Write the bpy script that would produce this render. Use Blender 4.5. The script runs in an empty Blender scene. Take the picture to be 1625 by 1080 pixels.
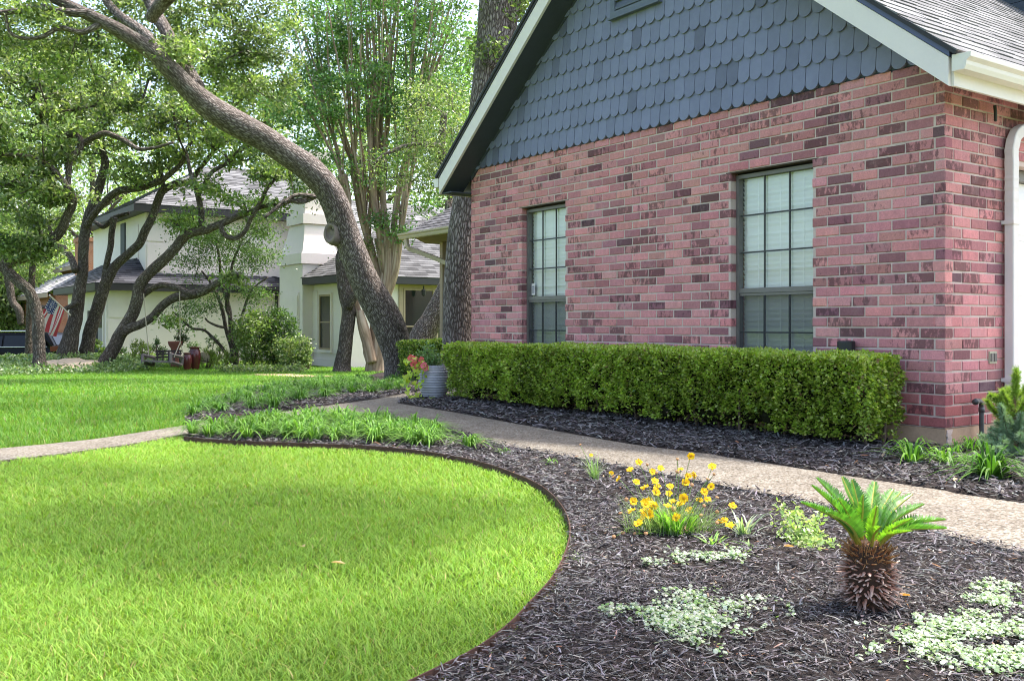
import bpy, math, random
import numpy as np
from mathutils import Vector
from mathutils.geometry import delaunay_2d_cdt

rng = np.random.default_rng(11)
random.seed(5)
SC = bpy.context.scene
COL = SC.collection

# ------------------------------------------------------------------ camera model (used to lay the place out at real distances)
F, CX, HY, H = 1520.0, 812.5, 514.0, 0.88

def sstep(a, b, x):
    t = np.clip((np.asarray(x, float) - a) / (b - a), 0, 1)
    return t * t * (3 - 2 * t)

def gz(x, y):
    x = np.asarray(x, float); y = np.asarray(y, float)
    z = -0.42 * sstep(9, 28, y)
    z = z + 0.24 * np.exp(-((x + 12.8) / 3.6) ** 2 - ((y - 28.0) / 3.0) ** 2)
    z = z - 0.75 * sstep(32.5, 38, y) * sstep(-13.5, -17, x)
    return z

def P(px, py, Y):
    return np.array([(px - CX) / F * Y, Y, H + (HY - py) / F * Y])

def G(px, py):
    lo, hi = 0.5, 200.0
    k = (HY - py) / F
    Y = 0.5
    while Y < 120:
        if H + k * Y <= float(gz((px - CX) / F * Y, Y)):
            break
        Y += 0.05
    return np.array([(px - CX) / F * Y, Y, float(gz((px - CX) / F * Y, Y))])

# ------------------------------------------------------------------ noise
def _h(i, j, k, s):
    n = (i.astype(np.int64) * 374761393 + j.astype(np.int64) * 668265263 + k.astype(np.int64) * 2147483647 + s * 974711) & 0xFFFFFFFF
    n = ((n ^ (n >> 13)) * 1274126177) & 0xFFFFFFFF
    n = n ^ (n >> 16)
    return (n & 0xFFFF) / 65535.0

def vnoise(p, seed=0):
    p = np.asarray(p, float)
    i = np.floor(p).astype(np.int64); f = p - i
    f = f * f * (3 - 2 * f)
    r = 0
    for a in (0, 1):
        for b in (0, 1):
            for c in (0, 1):
                w = (f[:, 0] if a else 1 - f[:, 0]) * (f[:, 1] if b else 1 - f[:, 1]) * (f[:, 2] if c else 1 - f[:, 2])
                r = r + w * _h(i[:, 0] + a, i[:, 1] + b, i[:, 2] + c, seed)
    return r * 2 - 1

def fbm(p, seed=0, o=3):
    p = np.asarray(p, float)
    r = 0; a = 1; t = 0
    for k in range(o):
        r = r + a * vnoise(p * 2 ** k, seed + k); t += a; a *= .5
    return r / t

# ------------------------------------------------------------------ mesh builder
class MB:
    def __init__(s):
        s.v = []; s.f = []; s.c = []; s.k = []; s.n = 0
    def add(s, v, f, col=None, crd=None):
        v = np.asarray(v, float).reshape(-1, 3)
        s.v.append(v)
        f = np.asarray(f, int)
        s.f.append(f + s.n)
        m = len(v)
        if col is None: col = (1, 1, 1, 1)
        col = np.asarray(col, float)
        if col.ndim == 1:
            if len(col) == 3: col = np.append(col, 1)
            col = np.tile(col, (m, 1))
        elif col.shape[1] == 3:
            col = np.hstack([col, np.ones((m, 1))])
        s.c.append(col)
        s.k.append(v if crd is None else np.asarray(crd, float))
        s.n += m
    def box(s, o, ex, ey, ez, col=None):
        o, ex, ey, ez = (np.asarray(q, float) for q in (o, ex, ey, ez))
        v = [o, o + ex, o + ex + ey, o + ey, o + ez, o + ex + ez, o + ex + ey + ez, o + ey + ez]
        f = [(0, 3, 2, 1), (4, 5, 6, 7), (0, 1, 5, 4), (1, 2, 6, 5), (2, 3, 7, 6), (3, 0, 4, 7)]
        s.add(v, f, col)
    def tube(s, pts, rad, n=8, col=None, lump=0.0, cap=True, seed=0, flat=1.0):
        pts = np.asarray(pts, float); m = len(pts)
        rad = np.broadcast_to(np.asarray(rad, float), (m,))
        d = np.gradient(pts, axis=0); d /= np.linalg.norm(d, axis=1)[:, None] + 1e-9
        ref = np.array([0, 0, 1.0]) if abs(d[0, 2]) < .9 else np.array([1.0, 0, 0])
        u = np.cross(d[0], ref); u /= np.linalg.norm(u)
        U = np.zeros((m, 3)); U[0] = u
        for i in range(1, m):
            u = u - d[i] * np.dot(u, d[i]); u /= np.linalg.norm(u) + 1e-9; U[i] = u
        Vv = np.cross(d, U)
        a = np.arange(n) / n * 2 * math.pi
        ln = np.concatenate([[0], np.cumsum(np.linalg.norm(np.diff(pts, axis=0), axis=1))])
        rr = rad[:, None] * np.ones((1, n))
        ro = max(rad.max(), 1e-4)
        crd = np.stack([np.cos(a)[None, :] * rad[:, None].clip(ro * .5), np.sin(a)[None, :] * rad[:, None].clip(ro * .5), np.repeat(ln[:, None], n, 1)], -1).reshape(-1, 3)
        if lump > 0:
            q = crd / max(ro, 1e-4); q = np.stack([q[:, 0] * 1.1, q[:, 1] * 1.1, q[:, 2] * .6], -1)
            rr = rr * (1 + lump * fbm(q + seed * 7.3, seed, 3).reshape(m, n))
        v = pts[:, None, :] + rr[..., None] * (np.cos(a)[None, :, None] * U[:, None, :] + flat * np.sin(a)[None, :, None] * Vv[:, None, :])
        i = np.arange(m - 1)[:, None] * n; j = np.arange(n)[None, :]; k = (j + 1) % n
        f = np.stack([i + j, i + k, i + n + k, i + n + j], -1).reshape(-1, 4)
        s.add(v.reshape(-1, 3), f, col, crd + seed * 3.1)
        if cap:
            b = s.n - m * n
            s.f.append(np.array([list(range(n - 1, -1, -1))]) + b)
            s.f.append(np.array([list(range(n))]) + b + (m - 1) * n)
    def lathe(s, prof, c, n=32, col=None):
        prof = np.asarray(prof, float); m = len(prof)
        a = np.arange(n) / n * 2 * math.pi
        v = np.stack([c[0] + prof[:, 0][:, None] * np.cos(a), c[1] + prof[:, 0][:, None] * np.sin(a), c[2] + np.repeat(prof[:, 1][:, None], n, 1)], -1)
        i = np.arange(m - 1)[:, None] * n; j = np.arange(n)[None, :]; k = (j + 1) % n
        f = np.stack([i + j, i + k, i + n + k, i + n + j], -1).reshape(-1, 4)
        s.add(v.reshape(-1, 3), f, col)
    def poly(s, pts, col=None):
        s.add(pts, [list(range(len(pts)))], col)
    def prism(s, pts, ext, col=None):
        pts = np.asarray(pts, float); n = len(pts); ext = np.asarray(ext, float)
        b = s.n
        s.add(np.vstack([pts, pts + ext]), [(i, (i + 1) % n, n + (i + 1) % n, n + i) for i in range(n)], col)
        s.f.append(np.array([list(range(n - 1, -1, -1))]) + b)
        s.f.append(np.array([list(range(n))]) + b + n)
    def build(s, name, mat, parent=None, smooth=False):
        V = np.vstack(s.v).astype(np.float32)
        Cc = np.vstack(s.c).astype(np.float32); K = np.vstack(s.k).astype(np.float32)
        me = bpy.data.meshes.new(name)
        loops = np.concatenate([f.reshape(-1) for f in s.f]).astype(np.int32)
        sizes = np.concatenate([np.full(f.shape[0], f.shape[1]) for f in s.f]).astype(np.int32)
        starts = np.concatenate([[0], np.cumsum(sizes)[:-1]]).astype(np.int32)
        me.vertices.add(len(V)); me.vertices.foreach_set('co', V.ravel())
        me.loops.add(len(loops)); me.loops.foreach_set('vertex_index', loops)
        me.polygons.add(len(sizes)); me.polygons.foreach_set('loop_start', starts)
        try: me.polygons.foreach_set('loop_total', sizes)
        except Exception: pass
        me.update(calc_edges=True)
        at = me.attributes.new('tint', 'FLOAT_COLOR', 'POINT'); at.data.foreach_set('color', Cc.ravel())
        ak = me.attributes.new('grain', 'FLOAT_VECTOR', 'POINT'); ak.data.foreach_set('vector', K.ravel())
        me.polygons.foreach_set('use_smooth', np.full(len(sizes), bool(smooth)))
        me.materials.append(mat)
        o = bpy.data.objects.new(name, me); COL.objects.link(o)
        if parent is not None: o.parent = parent
        return o

def tag(o, label, cat, group=None):
    o['label'] = label; o['category'] = cat
    if group: o['group'] = group
    return o

def struct(o, kind='structure'):
    o['kind'] = kind; return o

def thing(name, label, cat, group=None):
    o = bpy.data.objects.new(name, None); COL.objects.link(o)
    o.empty_display_size = .1
    return tag(o, label, cat, group)

def rebase(root, base):
    """put a thing's Empty at its base without moving its parts"""
    base = Vector([float(q) for q in base])
    root.location = base
    for ch in root.children:
        ch.location = ch.location - base
    return root

def dup(root, loc, rz=0.0, sc=1.0, label=None, group=None):
    r = root.copy(); COL.objects.link(r)
    r.location = [float(q) for q in loc]; r.rotation_euler = (0, 0, rz); r.scale = (sc, sc, sc)
    if label: r['label'] = label
    if group: r['group'] = group
    for ch in list(root.children):
        c = ch.copy(); COL.objects.link(c); c.parent = r
    return r

# ------------------------------------------------------------------ materials
class NT:
    def __init__(s, name):
        s.m = bpy.data.materials.new(name); s.m.use_nodes = True
        s.t = s.m.node_tree; s.t.nodes.clear()
        s.out = s.t.nodes.new('ShaderNodeOutputMaterial')
    def n(s, typ, **kw):
        nd = s.t.nodes.new(typ)
        for k, v in kw.items():
            if k in nd.inputs: s.put(nd, k, v)
            else: setattr(nd, k, v)
        return nd
    def put(s, nd, k, v):
        if isinstance(v, bpy.types.NodeSocket): s.t.links.new(v, nd.inputs[k])
        else: nd.inputs[k].default_value = v
    def attr(s, nm='tint'):
        a = s.t.nodes.new('ShaderNodeAttribute'); a.attribute_name = nm; return a
    def coords(s, scale=(1, 1, 1), src='grain'):
        if src == 'obj': c = s.t.nodes.new('ShaderNodeTexCoord').outputs['Object']
        else: c = s.attr('grain').outputs['Vector']
        mp = s.n('ShaderNodeMapping'); s.t.links.new(c, mp.inputs['Vector']); mp.inputs['Scale'].default_value = scale
        return mp.outputs['Vector']
    def noise(s, vec, scale, detail=4, rough=.55):
        return s.n('ShaderNodeTexNoise', Vector=vec, Scale=scale, Detail=detail, Roughness=rough).outputs['Fac']
    def ramp(s, fac, stops):
        r = s.t.nodes.new('ShaderNodeValToRGB'); s.t.links.new(fac, r.inputs['Fac'])
        e = r.color_ramp.elements
        while len(e) < len(stops): e.new(.5)
        for q, (p, c) in zip(e, stops):
            q.position = p; q.color = (*c, 1) if len(c) == 3 else c
        return r.outputs['Color']
    def mix(s, fac, a, b, mode='MIX'):
        m = s.t.nodes.new('ShaderNodeMix'); m.data_type = 'RGBA'; m.blend_type = mode
        for i, v in ((0, fac), (6, a), (7, b)):
            if isinstance(v, bpy.types.NodeSocket): s.t.links.new(v, m.inputs[i])
            elif i == 0: m.inputs[0].default_value = v
            else: m.inputs[i].default_value = (*v, 1) if len(v) == 3 else v
        return m.outputs[2]
    def math(s, op, a, b=0.0, clamp=False):
        m = s.t.nodes.new('ShaderNodeMath'); m.operation = op; m.use_clamp = clamp
        for i, v in ((0, a), (1, b)):
            if isinstance(v, bpy.types.NodeSocket): s.t.links.new(v, m.inputs[i])
            else: m.inputs[i].default_value = v
        return m.outputs[0]
    def bump(s, h, strength=.5, dist=.01):
        b = s.n('ShaderNodeBump', Strength=strength, Distance=dist); s.t.links.new(h, b.inputs['Height']); return b.outputs['Normal']
    def bsdf(s, col, rough=.6, spec=.4, normal=None, metal=0.0, transl=None, tfac=.3):
        b = s.n('ShaderNodeBsdfPrincipled')
        for k, v in (('Base Color', col), ('Roughness', rough), ('Specular IOR Level', spec), ('Metallic', metal)):
            if k == 'Base Color' and not isinstance(v, bpy.types.NodeSocket): v = (*v, 1)
            s.put(b, k, v)
        if normal is not None: s.put(b, 'Normal', normal)
        o = b.outputs[0]
        if transl is not None:
            t = s.n('ShaderNodeBsdfTranslucent')
            s.put(t, 'Color', transl if isinstance(transl, bpy.types.NodeSocket) else (*transl, 1))
            mx = s.n('ShaderNodeMixShader', Fac=tfac); s.t.links.new(o, mx.inputs[1]); s.t.links.new(t.outputs[0], mx.inputs[2]); o = mx.outputs[0]
        s.t.links.new(o, s.out.inputs['Surface'])
        return s.m

M = {}
def plain(name, col, rough=.6, spec=.4, metal=0.0, vary=.12, scale=6.0, bump=.1):
    t = NT(name)
    v = t.coords()
    n1 = t.noise(v, scale, 5, .6); n2 = t.noise(v, scale * 9, 3, .6)
    f = t.math('ADD', t.math('MULTIPLY', n1, .65), t.math('MULTIPLY', n2, .35))
    c = t.ramp(f, [(.25, tuple(q * (1 - vary) for q in col)), (.75, tuple(min(1, q * (1 + vary)) for q in col))])
    nm = t.bump(n2, bump, .004) if bump else None
    M[name] = t.bsdf(c, rough, spec, nm, metal)
    return M[name]

def leafmat(name, rough=.34, spec=.55, tf=.42, gain=(1.35, 1.5, .7)):
    t = NT(name)
    c = t.attr().outputs['Color']
    tr = t.mix(1.0, c, gain, 'MULTIPLY')
    M[name] = t.bsdf(c, rough, spec, None, 0, tr, tf)
leafmat('leaf')
leafmat('grass_blade', .55, .28, .42, (1.28, 1.25, .68))
leafmat('petal', .6, .2, .3, (1.1, 1.0, .8))
leafmat('glossy_leaf', .3, .6, .3)
leafmat('needle', .5, .3, .2)
leafmat('strap_leaf', .55, .3, .35)

def tinted(name, rough=.7, spec=.3, vary=.2, scale=30., bump=.25, dist=.004, metal=0.0):
    t = NT(name); c = t.attr().outputs['Color']; v = t.coords()
    n = t.noise(v, scale, 5, .65)
    k = t.ramp(n, [(.25, (1 - vary,) * 3), (.75, (1 + vary,) * 3)])
    M[name] = t.bsdf(t.mix(1.0, c, k, 'MULTIPLY'), rough, spec, t.bump(n, bump, dist), metal)
tinted('chip', .95, .06, .35, 60)
tinted('roof_shingle', .92, .15, .3, 160, .4, .003)
tinted('painted', .55, .35, .08, 14, .12, .002)
tinted('twig', .85, .2, .3, 40)

def bark(name, dark, mid, light, sc=22., zs=.24, bd=.02, lich=.0):
    t = NT(name)
    v = t.coords((1, 1, zs))
    wob = t.noise(v, 9, 4, .6)
    cv = t.n('ShaderNodeVectorMath', operation='ADD'); t.t.links.new(v, cv.inputs[0])
    wv = t.n('ShaderNodeTexNoise', Vector=v, Scale=11.0, Detail=3.0)
    ws = t.n('ShaderNodeVectorMath', operation='SCALE'); t.t.links.new(wv.outputs['Color'], ws.inputs[0]); ws.inputs['Scale'].default_value = .05
    t.t.links.new(ws.outputs[0], cv.inputs[1])
    vo = t.n('ShaderNodeTexVoronoi', feature='DISTANCE_TO_EDGE', Scale=sc); t.t.links.new(cv.outputs[0], vo.inputs['Vector'])
    vo2 = t.n('ShaderNodeTexVoronoi', feature='F1', Scale=sc); t.t.links.new(cv.outputs[0], vo2.inputs['Vector'])
    fine = t.noise(t.coords((1, 1, .5)), 70, 4, .7)
    hgt = t.math('ADD', t.math('MULTIPLY', t.math('MINIMUM', vo.outputs['Distance'], .3), 2.6), t.math('MULTIPLY', fine, .45))
    c = t.ramp(hgt, [(.18, dark), (.5, mid), (1.0, light)])
    big = t.ramp(t.noise(t.coords((1, 1, .6)), 2.2, 4, .6), [(.35, (.72, .7, .68)), (.68, (1.22, 1.2, 1.2))])
    c = t.mix(1.0, c, big, 'MULTIPLY')
    if lich:
        lm = t.ramp(t.noise(t.coords((1, 1, .8)), 6.5, 5, .65), [(.6, (0, 0, 0)), (.72, (lich, lich, lich))])
        c = t.mix(lm, c, (.3, .3, .27))
    M[name] = t.bsdf(c, .9, .15, t.bump(hgt, .9, bd))
bark('oak_bark', (.038, .031, .027), (.145, .122, .108), (.3, .268, .248), 34, .27, .02, .5)
bark('far_bark', (.05, .04, .034), (.1, .083, .07), (.19, .165, .145), 26, .3, .03, .7)
bark('myrtle_bark', (.22, .155, .11), (.33, .24, .175), (.43, .34, .265), 9, .08, .004)

# brick
t = NT('brick')
a = t.attr(); v = t.coords((1, 1, 1)); vs = t.coords((1, 1, .45))
n1 = t.noise(vs, 26, 6, .7); n2 = t.noise(v, 90, 4, .7); n3 = t.noise(v, 7, 3, .5)
thr = t.math('ADD', n1, t.math('MULTIPLY', t.math('SUBTRACT', n3, .5), .25))
sm = t.math('MULTIPLY', t.math('SUBTRACT', t.math('ADD', thr, a.outputs['Alpha']), 1.0), 10.0, True)
c = t.mix(1.0, a.outputs['Color'], t.ramp(n2, [(.25, (.8, .8, .8)), (.75, (1.18, 1.18, 1.18))]), 'MULTIPLY')
c = t.mix(1.0, c, t.ramp(n1, [(.3, (.86, .84, .86)), (.7, (1.12, 1.1, 1.1))]), 'MULTIPLY')
c = t.mix(t.math('MULTIPLY', sm, .7), c, (.06, .032, .036))
ef = t.ramp(t.noise(v, 3.1, 5, .7), [(.56, (0, 0, 0)), (.8, (.38, .38, .38))])
c = t.mix(ef, c, (.5, .36, .34))
M['brick'] = t.bsdf(c, .85, .2, t.bump(t.math('ADD', n2, t.math('MULTIPLY', n1, .6)), .5, .004))
plain('mortar', (.57, .455, .4), .95, .1, 0, .22, 9, .6)
plain('footing', (.5, .335, .22), .9, .15, 0, .25, 7, .4)
plain('white_paint', (.74, .67, .63), .5, .35, 0, .05, 5, .08)
plain('gutter_paint', (.76, .7, .62), .4, .4, 0, .04, 4, .04)
plain('beige_gutter', (.5, .42, .31), .45, .4, 0, .08, 4, .04)
plain('slate_paint', (.055, .062, .073), .6, .3, 0, .15, 4, .1)
plain('flashing', (.06, .075, .15), .4, .5, 0, .1, 4, .05)
plain('frame_metal', (.17, .155, .145), .45, .5, .3, .2, 20, .1)
plain('muntin_metal', (.045, .045, .045), .5, .4, 0, .1, 20, .05)
plain('lintel_metal', (.09, .065, .045), .7, .3, .2, .35, 20, .2)
plain('blind', (.88, .87, .85), .55, .3, 0, .03, 5, .0)
plain('interior', (.05, .05, .05), .9, .1, 0, .1, 5, .0)
plain('door_white', (.82, .79, .8), .45, .4, 0, .03, 3, .05)
plain('stucco', (.8, .715, .69), .8, .15, 0, .05, 3, .35)
plain('dark_trim', (.035, .033, .035), .5, .4, 0, .1, 4, .05)
plain('tan_trim', (.38, .29, .2), .6, .3, 0, .1, 6, .05)
plain('rust', (.085, .045, .033), .8, .3, .3, .5, 14, .4)
plain('pipe_metal', (.1, .1, .1), .5, .5, .6, .25, 20, .2)
plain('black_plastic', (.012, .013, .016), .4, .5, 0, .1, 6, .0)
plain('outlet_plastic', (.45, .42, .3), .5, .4, 0, .08, 12, .05)
plain('soil', (.035, .027, .022), .95, .1, 0, .4, 20, .8)
plain('stone_beige', (.45, .36, .26), .85, .2, 0, .25, 8, .4)
plain('car_paint', (.004, .004, .005), .25, .12, 0, .1, 3, .0)
plain('car_glass', (.006, .007, .009), .08, .3, 0, .1, 3, .0)
plain('tyre', (.012, .012, .012), .85, .2, 0, .2, 8, .2)
plain('chrome', (.6, .6, .6), .2, .5, .9, .05, 4, .0)
plain('tail_red', (.12, .004, .004), .2, .6, 0, .1, 4, .0)
plain('urn_glaze', (.09, .018, .02), .22, .6, 0, .45, 5, .1)
plain('terracotta', (.22, .08, .06), .7, .3, 0, .3, 8, .2)
plain('weathered_wood', (.17, .145, .135), .85, .2, 0, .4, 24, .4)
plain('dark_wood', (.05, .04, .04), .8, .2, 0, .3, 24, .4)
plain('rope', (.42, .36, .28), .9, .1, 0, .2, 30, .3)
plain('pot_glaze', (.38, .38, .415), .55, .4, 0, .1, 10, .1)
plain('burl_wood', (.2, .165, .14), .9, .15, 0, .35, 30, .7)
plain('asphalt', (.06, .06, .062), .95, .15, 0, .25, 12, .5)
plain('driveway_concrete', (.42, .39, .35), .9, .15, 0, .12, 5, .3)
plain('flag_cloth', (.7, .7, .7), .8, .1, 0, .02, 5, .0)
tinted('flag', .8, .1, .04, 8, .05)
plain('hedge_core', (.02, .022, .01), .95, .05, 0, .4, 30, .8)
t = NT('far_glass'); M['far_glass'] = t.bsdf((.02, .025, .025), .06, .6)

# exposed aggregate path
t = NT('aggregate'); v = t.coords()
vo = t.n('ShaderNodeTexVoronoi', Vector=v, Scale=85.0); vc = vo.outputs['Color']
sep = t.n('ShaderNodeSeparateColor'); t.t.links.new(vc, sep.inputs[0])
peb = t.ramp(sep.outputs[0], [(0, (.1, .09, .078)), (.25, (.175, .153, .122)), (.5, (.22, .203, .172)), (.75, (.255, .242, .213)), (1, (.32, .31, .285))])
gap = t.ramp(vo.outputs['Distance'], [(.35, (1, 1, 1)), (.75, (.55, .52, .48))])
c = t.mix(1.0, peb, gap, 'MULTIPLY')
c = t.mix(1.0, c, t.ramp(t.noise(v, 1.6, 5, .65), [(.3, (.72, .68, .66)), (.7, (1.15, 1.12, 1.08))]), 'MULTIPLY')
c = t.mix(1.0, c, t.ramp(t.noise(v, 9, 5, .7), [(.3, (.8, .78, .76)), (.65, (1.1, 1.1, 1.1))]), 'MULTIPLY')
M['aggregate'] = t.bsdf(c, .85, .25, t.bump(t.math('SUBTRACT', 1.0, vo.outputs['Distance']), .6, .004))

# mulch soil, lawn thatch
t = NT('mulch'); v = t.coords(); vx = t.coords((1, .3, 1))
c = t.ramp(t.noise(vx, 55, 6, .75), [(.3, (.009, .007, .007)), (.5, (.03, .023, .021)), (.72, (.075, .058, .052))])
M['mulch'] = t.bsdf(c, .9, .15, t.bump(t.noise(vx, 45, 6, .75), 1.0, .03))
t = NT('thatch'); v = t.coords()
c = t.ramp(t.noise(v, 60, 6, .75), [(.3, (.07, .115, .015)), (.55, (.14, .235, .025)), (.75, (.2, .32, .04))])
c = t.mix(1.0, c, t.ramp(t.noise(v, .9, 4, .6), [(.3, (.75, .78, .7)), (.7, (1.2, 1.15, 1.2))]), 'MULTIPLY')
M['thatch'] = t.bsdf(c, .9, .1, t.bump(t.noise(v, 70, 6, .75), 1.0, .03))

# glass: thin pane, see through with sky gloss
def glass(name, tint, gl=.05, dark=0.0):
    t = NT(name)
    tr = t.n('ShaderNodeBsdfTransparent'); tr.inputs[0].default_value = (*tint, 1)
    g = t.n('ShaderNodeBsdfGlossy', Roughness=.03); g.inputs[0].default_value = (.9, .95, .95, 1)
    lw = t.n('ShaderNodeLayerWeight', Blend=.5)
    fac = t.math('ADD', t.math('MULTIPLY', t.math('POWER', lw.outputs['Facing'], 5.0), .9), gl, True)
    mx = t.n('ShaderNodeMixShader'); t.t.links.new(fac, mx.inputs[0]); t.t.links.new(tr.outputs[0], mx.inputs[1]); t.t.links.new(g.outputs[0], mx.inputs[2])
    o = mx.outputs[0]
    t.t.links.new(o, t.out.inputs['Surface']); M[name] = t.m
glass('window_glass', (.92, .955, .94), .1)
t = NT('insect_screen')
tr = t.n('ShaderNodeBsdfTransparent'); df = t.n('ShaderNodeBsdfDiffuse'); df.inputs[0].default_value = (.06, .06, .065, 1)
mx = t.n('ShaderNodeMixShader', Fac=.42); t.t.links.new(tr.outputs[0], mx.inputs[1]); t.t.links.new(df.outputs[0], mx.inputs[2])
t.t.links.new(mx.outputs[0], t.out.inputs['Surface']); M['insect_screen'] = t.m

# ------------------------------------------------------------------ polygons on the ground
def gpx(lst): return np.array([G(*q)[:2] for q in lst])
def densify(p, step):
    out = []
    for a_, b_ in zip(p, np.roll(p, -1, axis=0)):
        n = max(1, int(np.linalg.norm(b_ - a_) / step)); out += [a_ + (b_ - a_) * k / n for k in range(n)]
    return np.array(out)
def smooth_line(p, step=.08, closed=False):
    p = np.asarray(p, float)
    q = np.vstack([2 * p[0] - p[1], p, 2 * p[-1] - p[-2]])
    out = []
    for i in range(1, len(q) - 2):
        n = max(2, int(np.linalg.norm(q[i + 1] - q[i]) / step))
        for k in range(n):
            t_ = k / n
            out.append(.5 * (2 * q[i] + (q[i + 1] - q[i - 1]) * t_ + (2 * q[i - 1] - 5 * q[i] + 4 * q[i + 1] - q[i + 2]) * t_ ** 2 + (3 * q[i] - q[i - 1] - 3 * q[i + 1] + q[i + 2]) * t_ ** 3))
    out.append(p[-1])
    return np.array(out)
def inside(p, poly):
    x, y = p[:, 0], p[:, 1]; r = np.zeros(len(p), bool)
    for (x1, y1), (x2, y2) in zip(poly, np.roll(poly, -1, axis=0)):
        if y1 == y2: continue
        c_ = ((y1 > y) != (y2 > y)) & (x < (x2 - x1) * (y - y1) / (y2 - y1) + x1)
        r ^= c_
    return r
def sheet(name, poly, mat, off, grid=.15, rough=0.0, skirt=0.0, seed=0):
    poly = densify(np.asarray(poly), grid)
    lo, hi = poly.min(0), poly.max(0)
    gx, gy = np.meshgrid(np.arange(lo[0], hi[0], grid), np.arange(lo[1], hi[1], grid))
    q = np.stack([gx.ravel(), gy.ravel()], -1) + rng.uniform(-.2, .2, (gx.size, 2)) * grid
    q = q[inside(q, poly)]
    d = np.min(np.linalg.norm(q[:, None, :] - poly[None, ::2, :], axis=2), axis=1) if len(q) * len(poly) < 3e7 else np.full(len(q), 9.)
    q = q[d > grid * .4]; d = d[d > grid * .4]
    pts = np.vstack([poly, q]); n = len(poly)
    vs_, es_, fs_, *_ = delaunay_2d_cdt([Vector(z_) for z_ in pts], [(i, (i + 1) % n) for i in range(n)], [], 1, 1e-5)
    V = np.array([[z_.x, z_.y] for z_ in vs_])
    z = gz(V[:, 0], V[:, 1]) + off
    if rough:
        dd = np.concatenate([np.zeros(n), d]); dd = dd[:len(V)] if len(dd) >= len(V) else np.pad(dd, (0, len(V) - len(dd)))
        z = z + rough * (fbm(np.stack([V[:, 0] * 2.2, V[:, 1] * 2.2, V[:, 0] * 0], -1), seed, 3) * .5 + .6) * np.clip(dd / .25, 0, 1)
    mb = MB(); mb.add(np.column_stack([V, z]), np.array([list(f_) for f_ in fs_]))
    if skirt:
        for i in range(n):
            a_, b_ = poly[i], poly[(i + 1) % n]
            za, zb = float(gz(*a_)) + off, float(gz(*b_)) + off
            mb.add([(a_[0], a_[1], za), (b_[0], b_[1], zb), (b_[0], b_[1], zb - skirt), (a_[0], a_[1], za - skirt)], [(0, 1, 2, 3)])
    return mb.build(name, M[mat], None, True)

# ================================================================== SETTING
# lawn edge (steel strip) : world polyline
EDGE = gpx([(292, 700), (330, 704), (400, 708), (480, 711), (560, 715), (640, 721), (700, 729), (760, 742), (815, 760), (860, 783), (890, 812), (904, 848), (900, 885), (880, 928), (845, 972), (795, 1022), (712, 1079)])
EDGE = np.vstack([EDGE, [(-.46, 2.02), (-.95, 1.72), (-1.7, 1.45), (-2.8, 1.3)]])
EDGE = smooth_line(EDGE, .06)
PATH_LOW_L = gpx([(290, 692), (200, 708), (100, 722), (0, 735)])
PATH_LOW_L = np.vstack([PATH_LOW_L, [(-3.55, 5.3), (-3.95, 4.2), (-4.3, 2.5), (-4.5, 0), (-4.5, -4)]])
PATH_UP_L = gpx([(0, 714), (150, 699), (297, 677), (430, 658), (520, 645), (600, 634), (655, 625)])
PATH_UP_R = gpx([(1625, 802), (1500, 784), (1400, 767), (1250, 744), (1100, 721), (1000, 707), (900, 690), (800, 671), (720, 656), (660, 646), (630, 641)])
PATH_LOW_R = gpx([(560, 655), (640, 668), (700, 681), (800, 708), (900, 728), (1000, 746), (1150, 776), (1280, 801), (1400, 828), (1500, 854), (1625, 884)])
tipq = G(640, 635)[:2]; back = np.array([(-.75, 13.6), (-.95, 17.0)])
path_poly = np.vstack([
    smooth_line(np.vstack([[(6.6, 1.2), (4.2, 2.9)], PATH_UP_R[:-1]]), .15),
    PATH_UP_R[-1:], [tipq], gpx([(662, 628)]), [(-1.12, 12.3), (-.78, 14.0), (-.75, 16.8), (-1.75, 16.8)], gpx([(628, 628)]),
    smooth_line(PATH_UP_L[::-1][1:], .15), [(-4.15, 5.0), (-4.6, 3.6), (-5.1, 2.0), (-5.3, 0), (-5.3, -4)],
    PATH_LOW_L[::-1], smooth_line(PATH_LOW_R, .15), [(3.2, 2.2), (5.9, .2)]])
LAWN_NEAR = np.vstack([EDGE, [(-4.4, 1.2)], PATH_LOW_L[::-1][2:]])
BED_UP = gpx([(297, 676), (292, 664), (318, 645), (360, 628), (430, 613), (510, 603), (570, 598), (600, 592), (660, 590)])
BED_UP = np.vstack([BED_UP, [(-1.2, 17.2), (-.9, 17.0), (-.95, 14.0)], gpx([(655, 626), (600, 635), (520, 646), (430, 659)])])
mulch_front = np.vstack([EDGE, [(-2.6, .6), (6, -1.5), (5.9, .2), (3.2, 2.2)], PATH_LOW_R[::-1], gpx([(430, 672), (300, 691)])])

def local(t_, z_, b_=0.0):   # gable wall frame: along wall to the left, height, outwards
    return np.array([3.03 - .5805 * t_ - .8143 * b_, 6.70 + .8143 * t_ - .5805 * b_, z_])
D1 = np.array([-.5805, .8143, 0]); D2 = np.array([.8143, .5805, 0]); N1 = -D2; UP = np.array([0, 0, 1.])
def hl(t_, s_): q = local(t_, 0, -s_); return q[:2]     # plan position: t left along the gable, s back along the drive side
mulch_house = np.vstack([PATH_UP_R[0:1] + [[1.6, -1.1]], PATH_UP_R, [tipq], gpx([(662, 628)]), [(-1.12, 12.3), (-.78, 14.0), (-.75, 16.8)], [hl(11.8, 3)], [hl(6.0, 3)], [hl(6, .1)], [hl(.1, .1)], [hl(.1, .8)], [hl(-2.6, .8)]])

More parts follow.
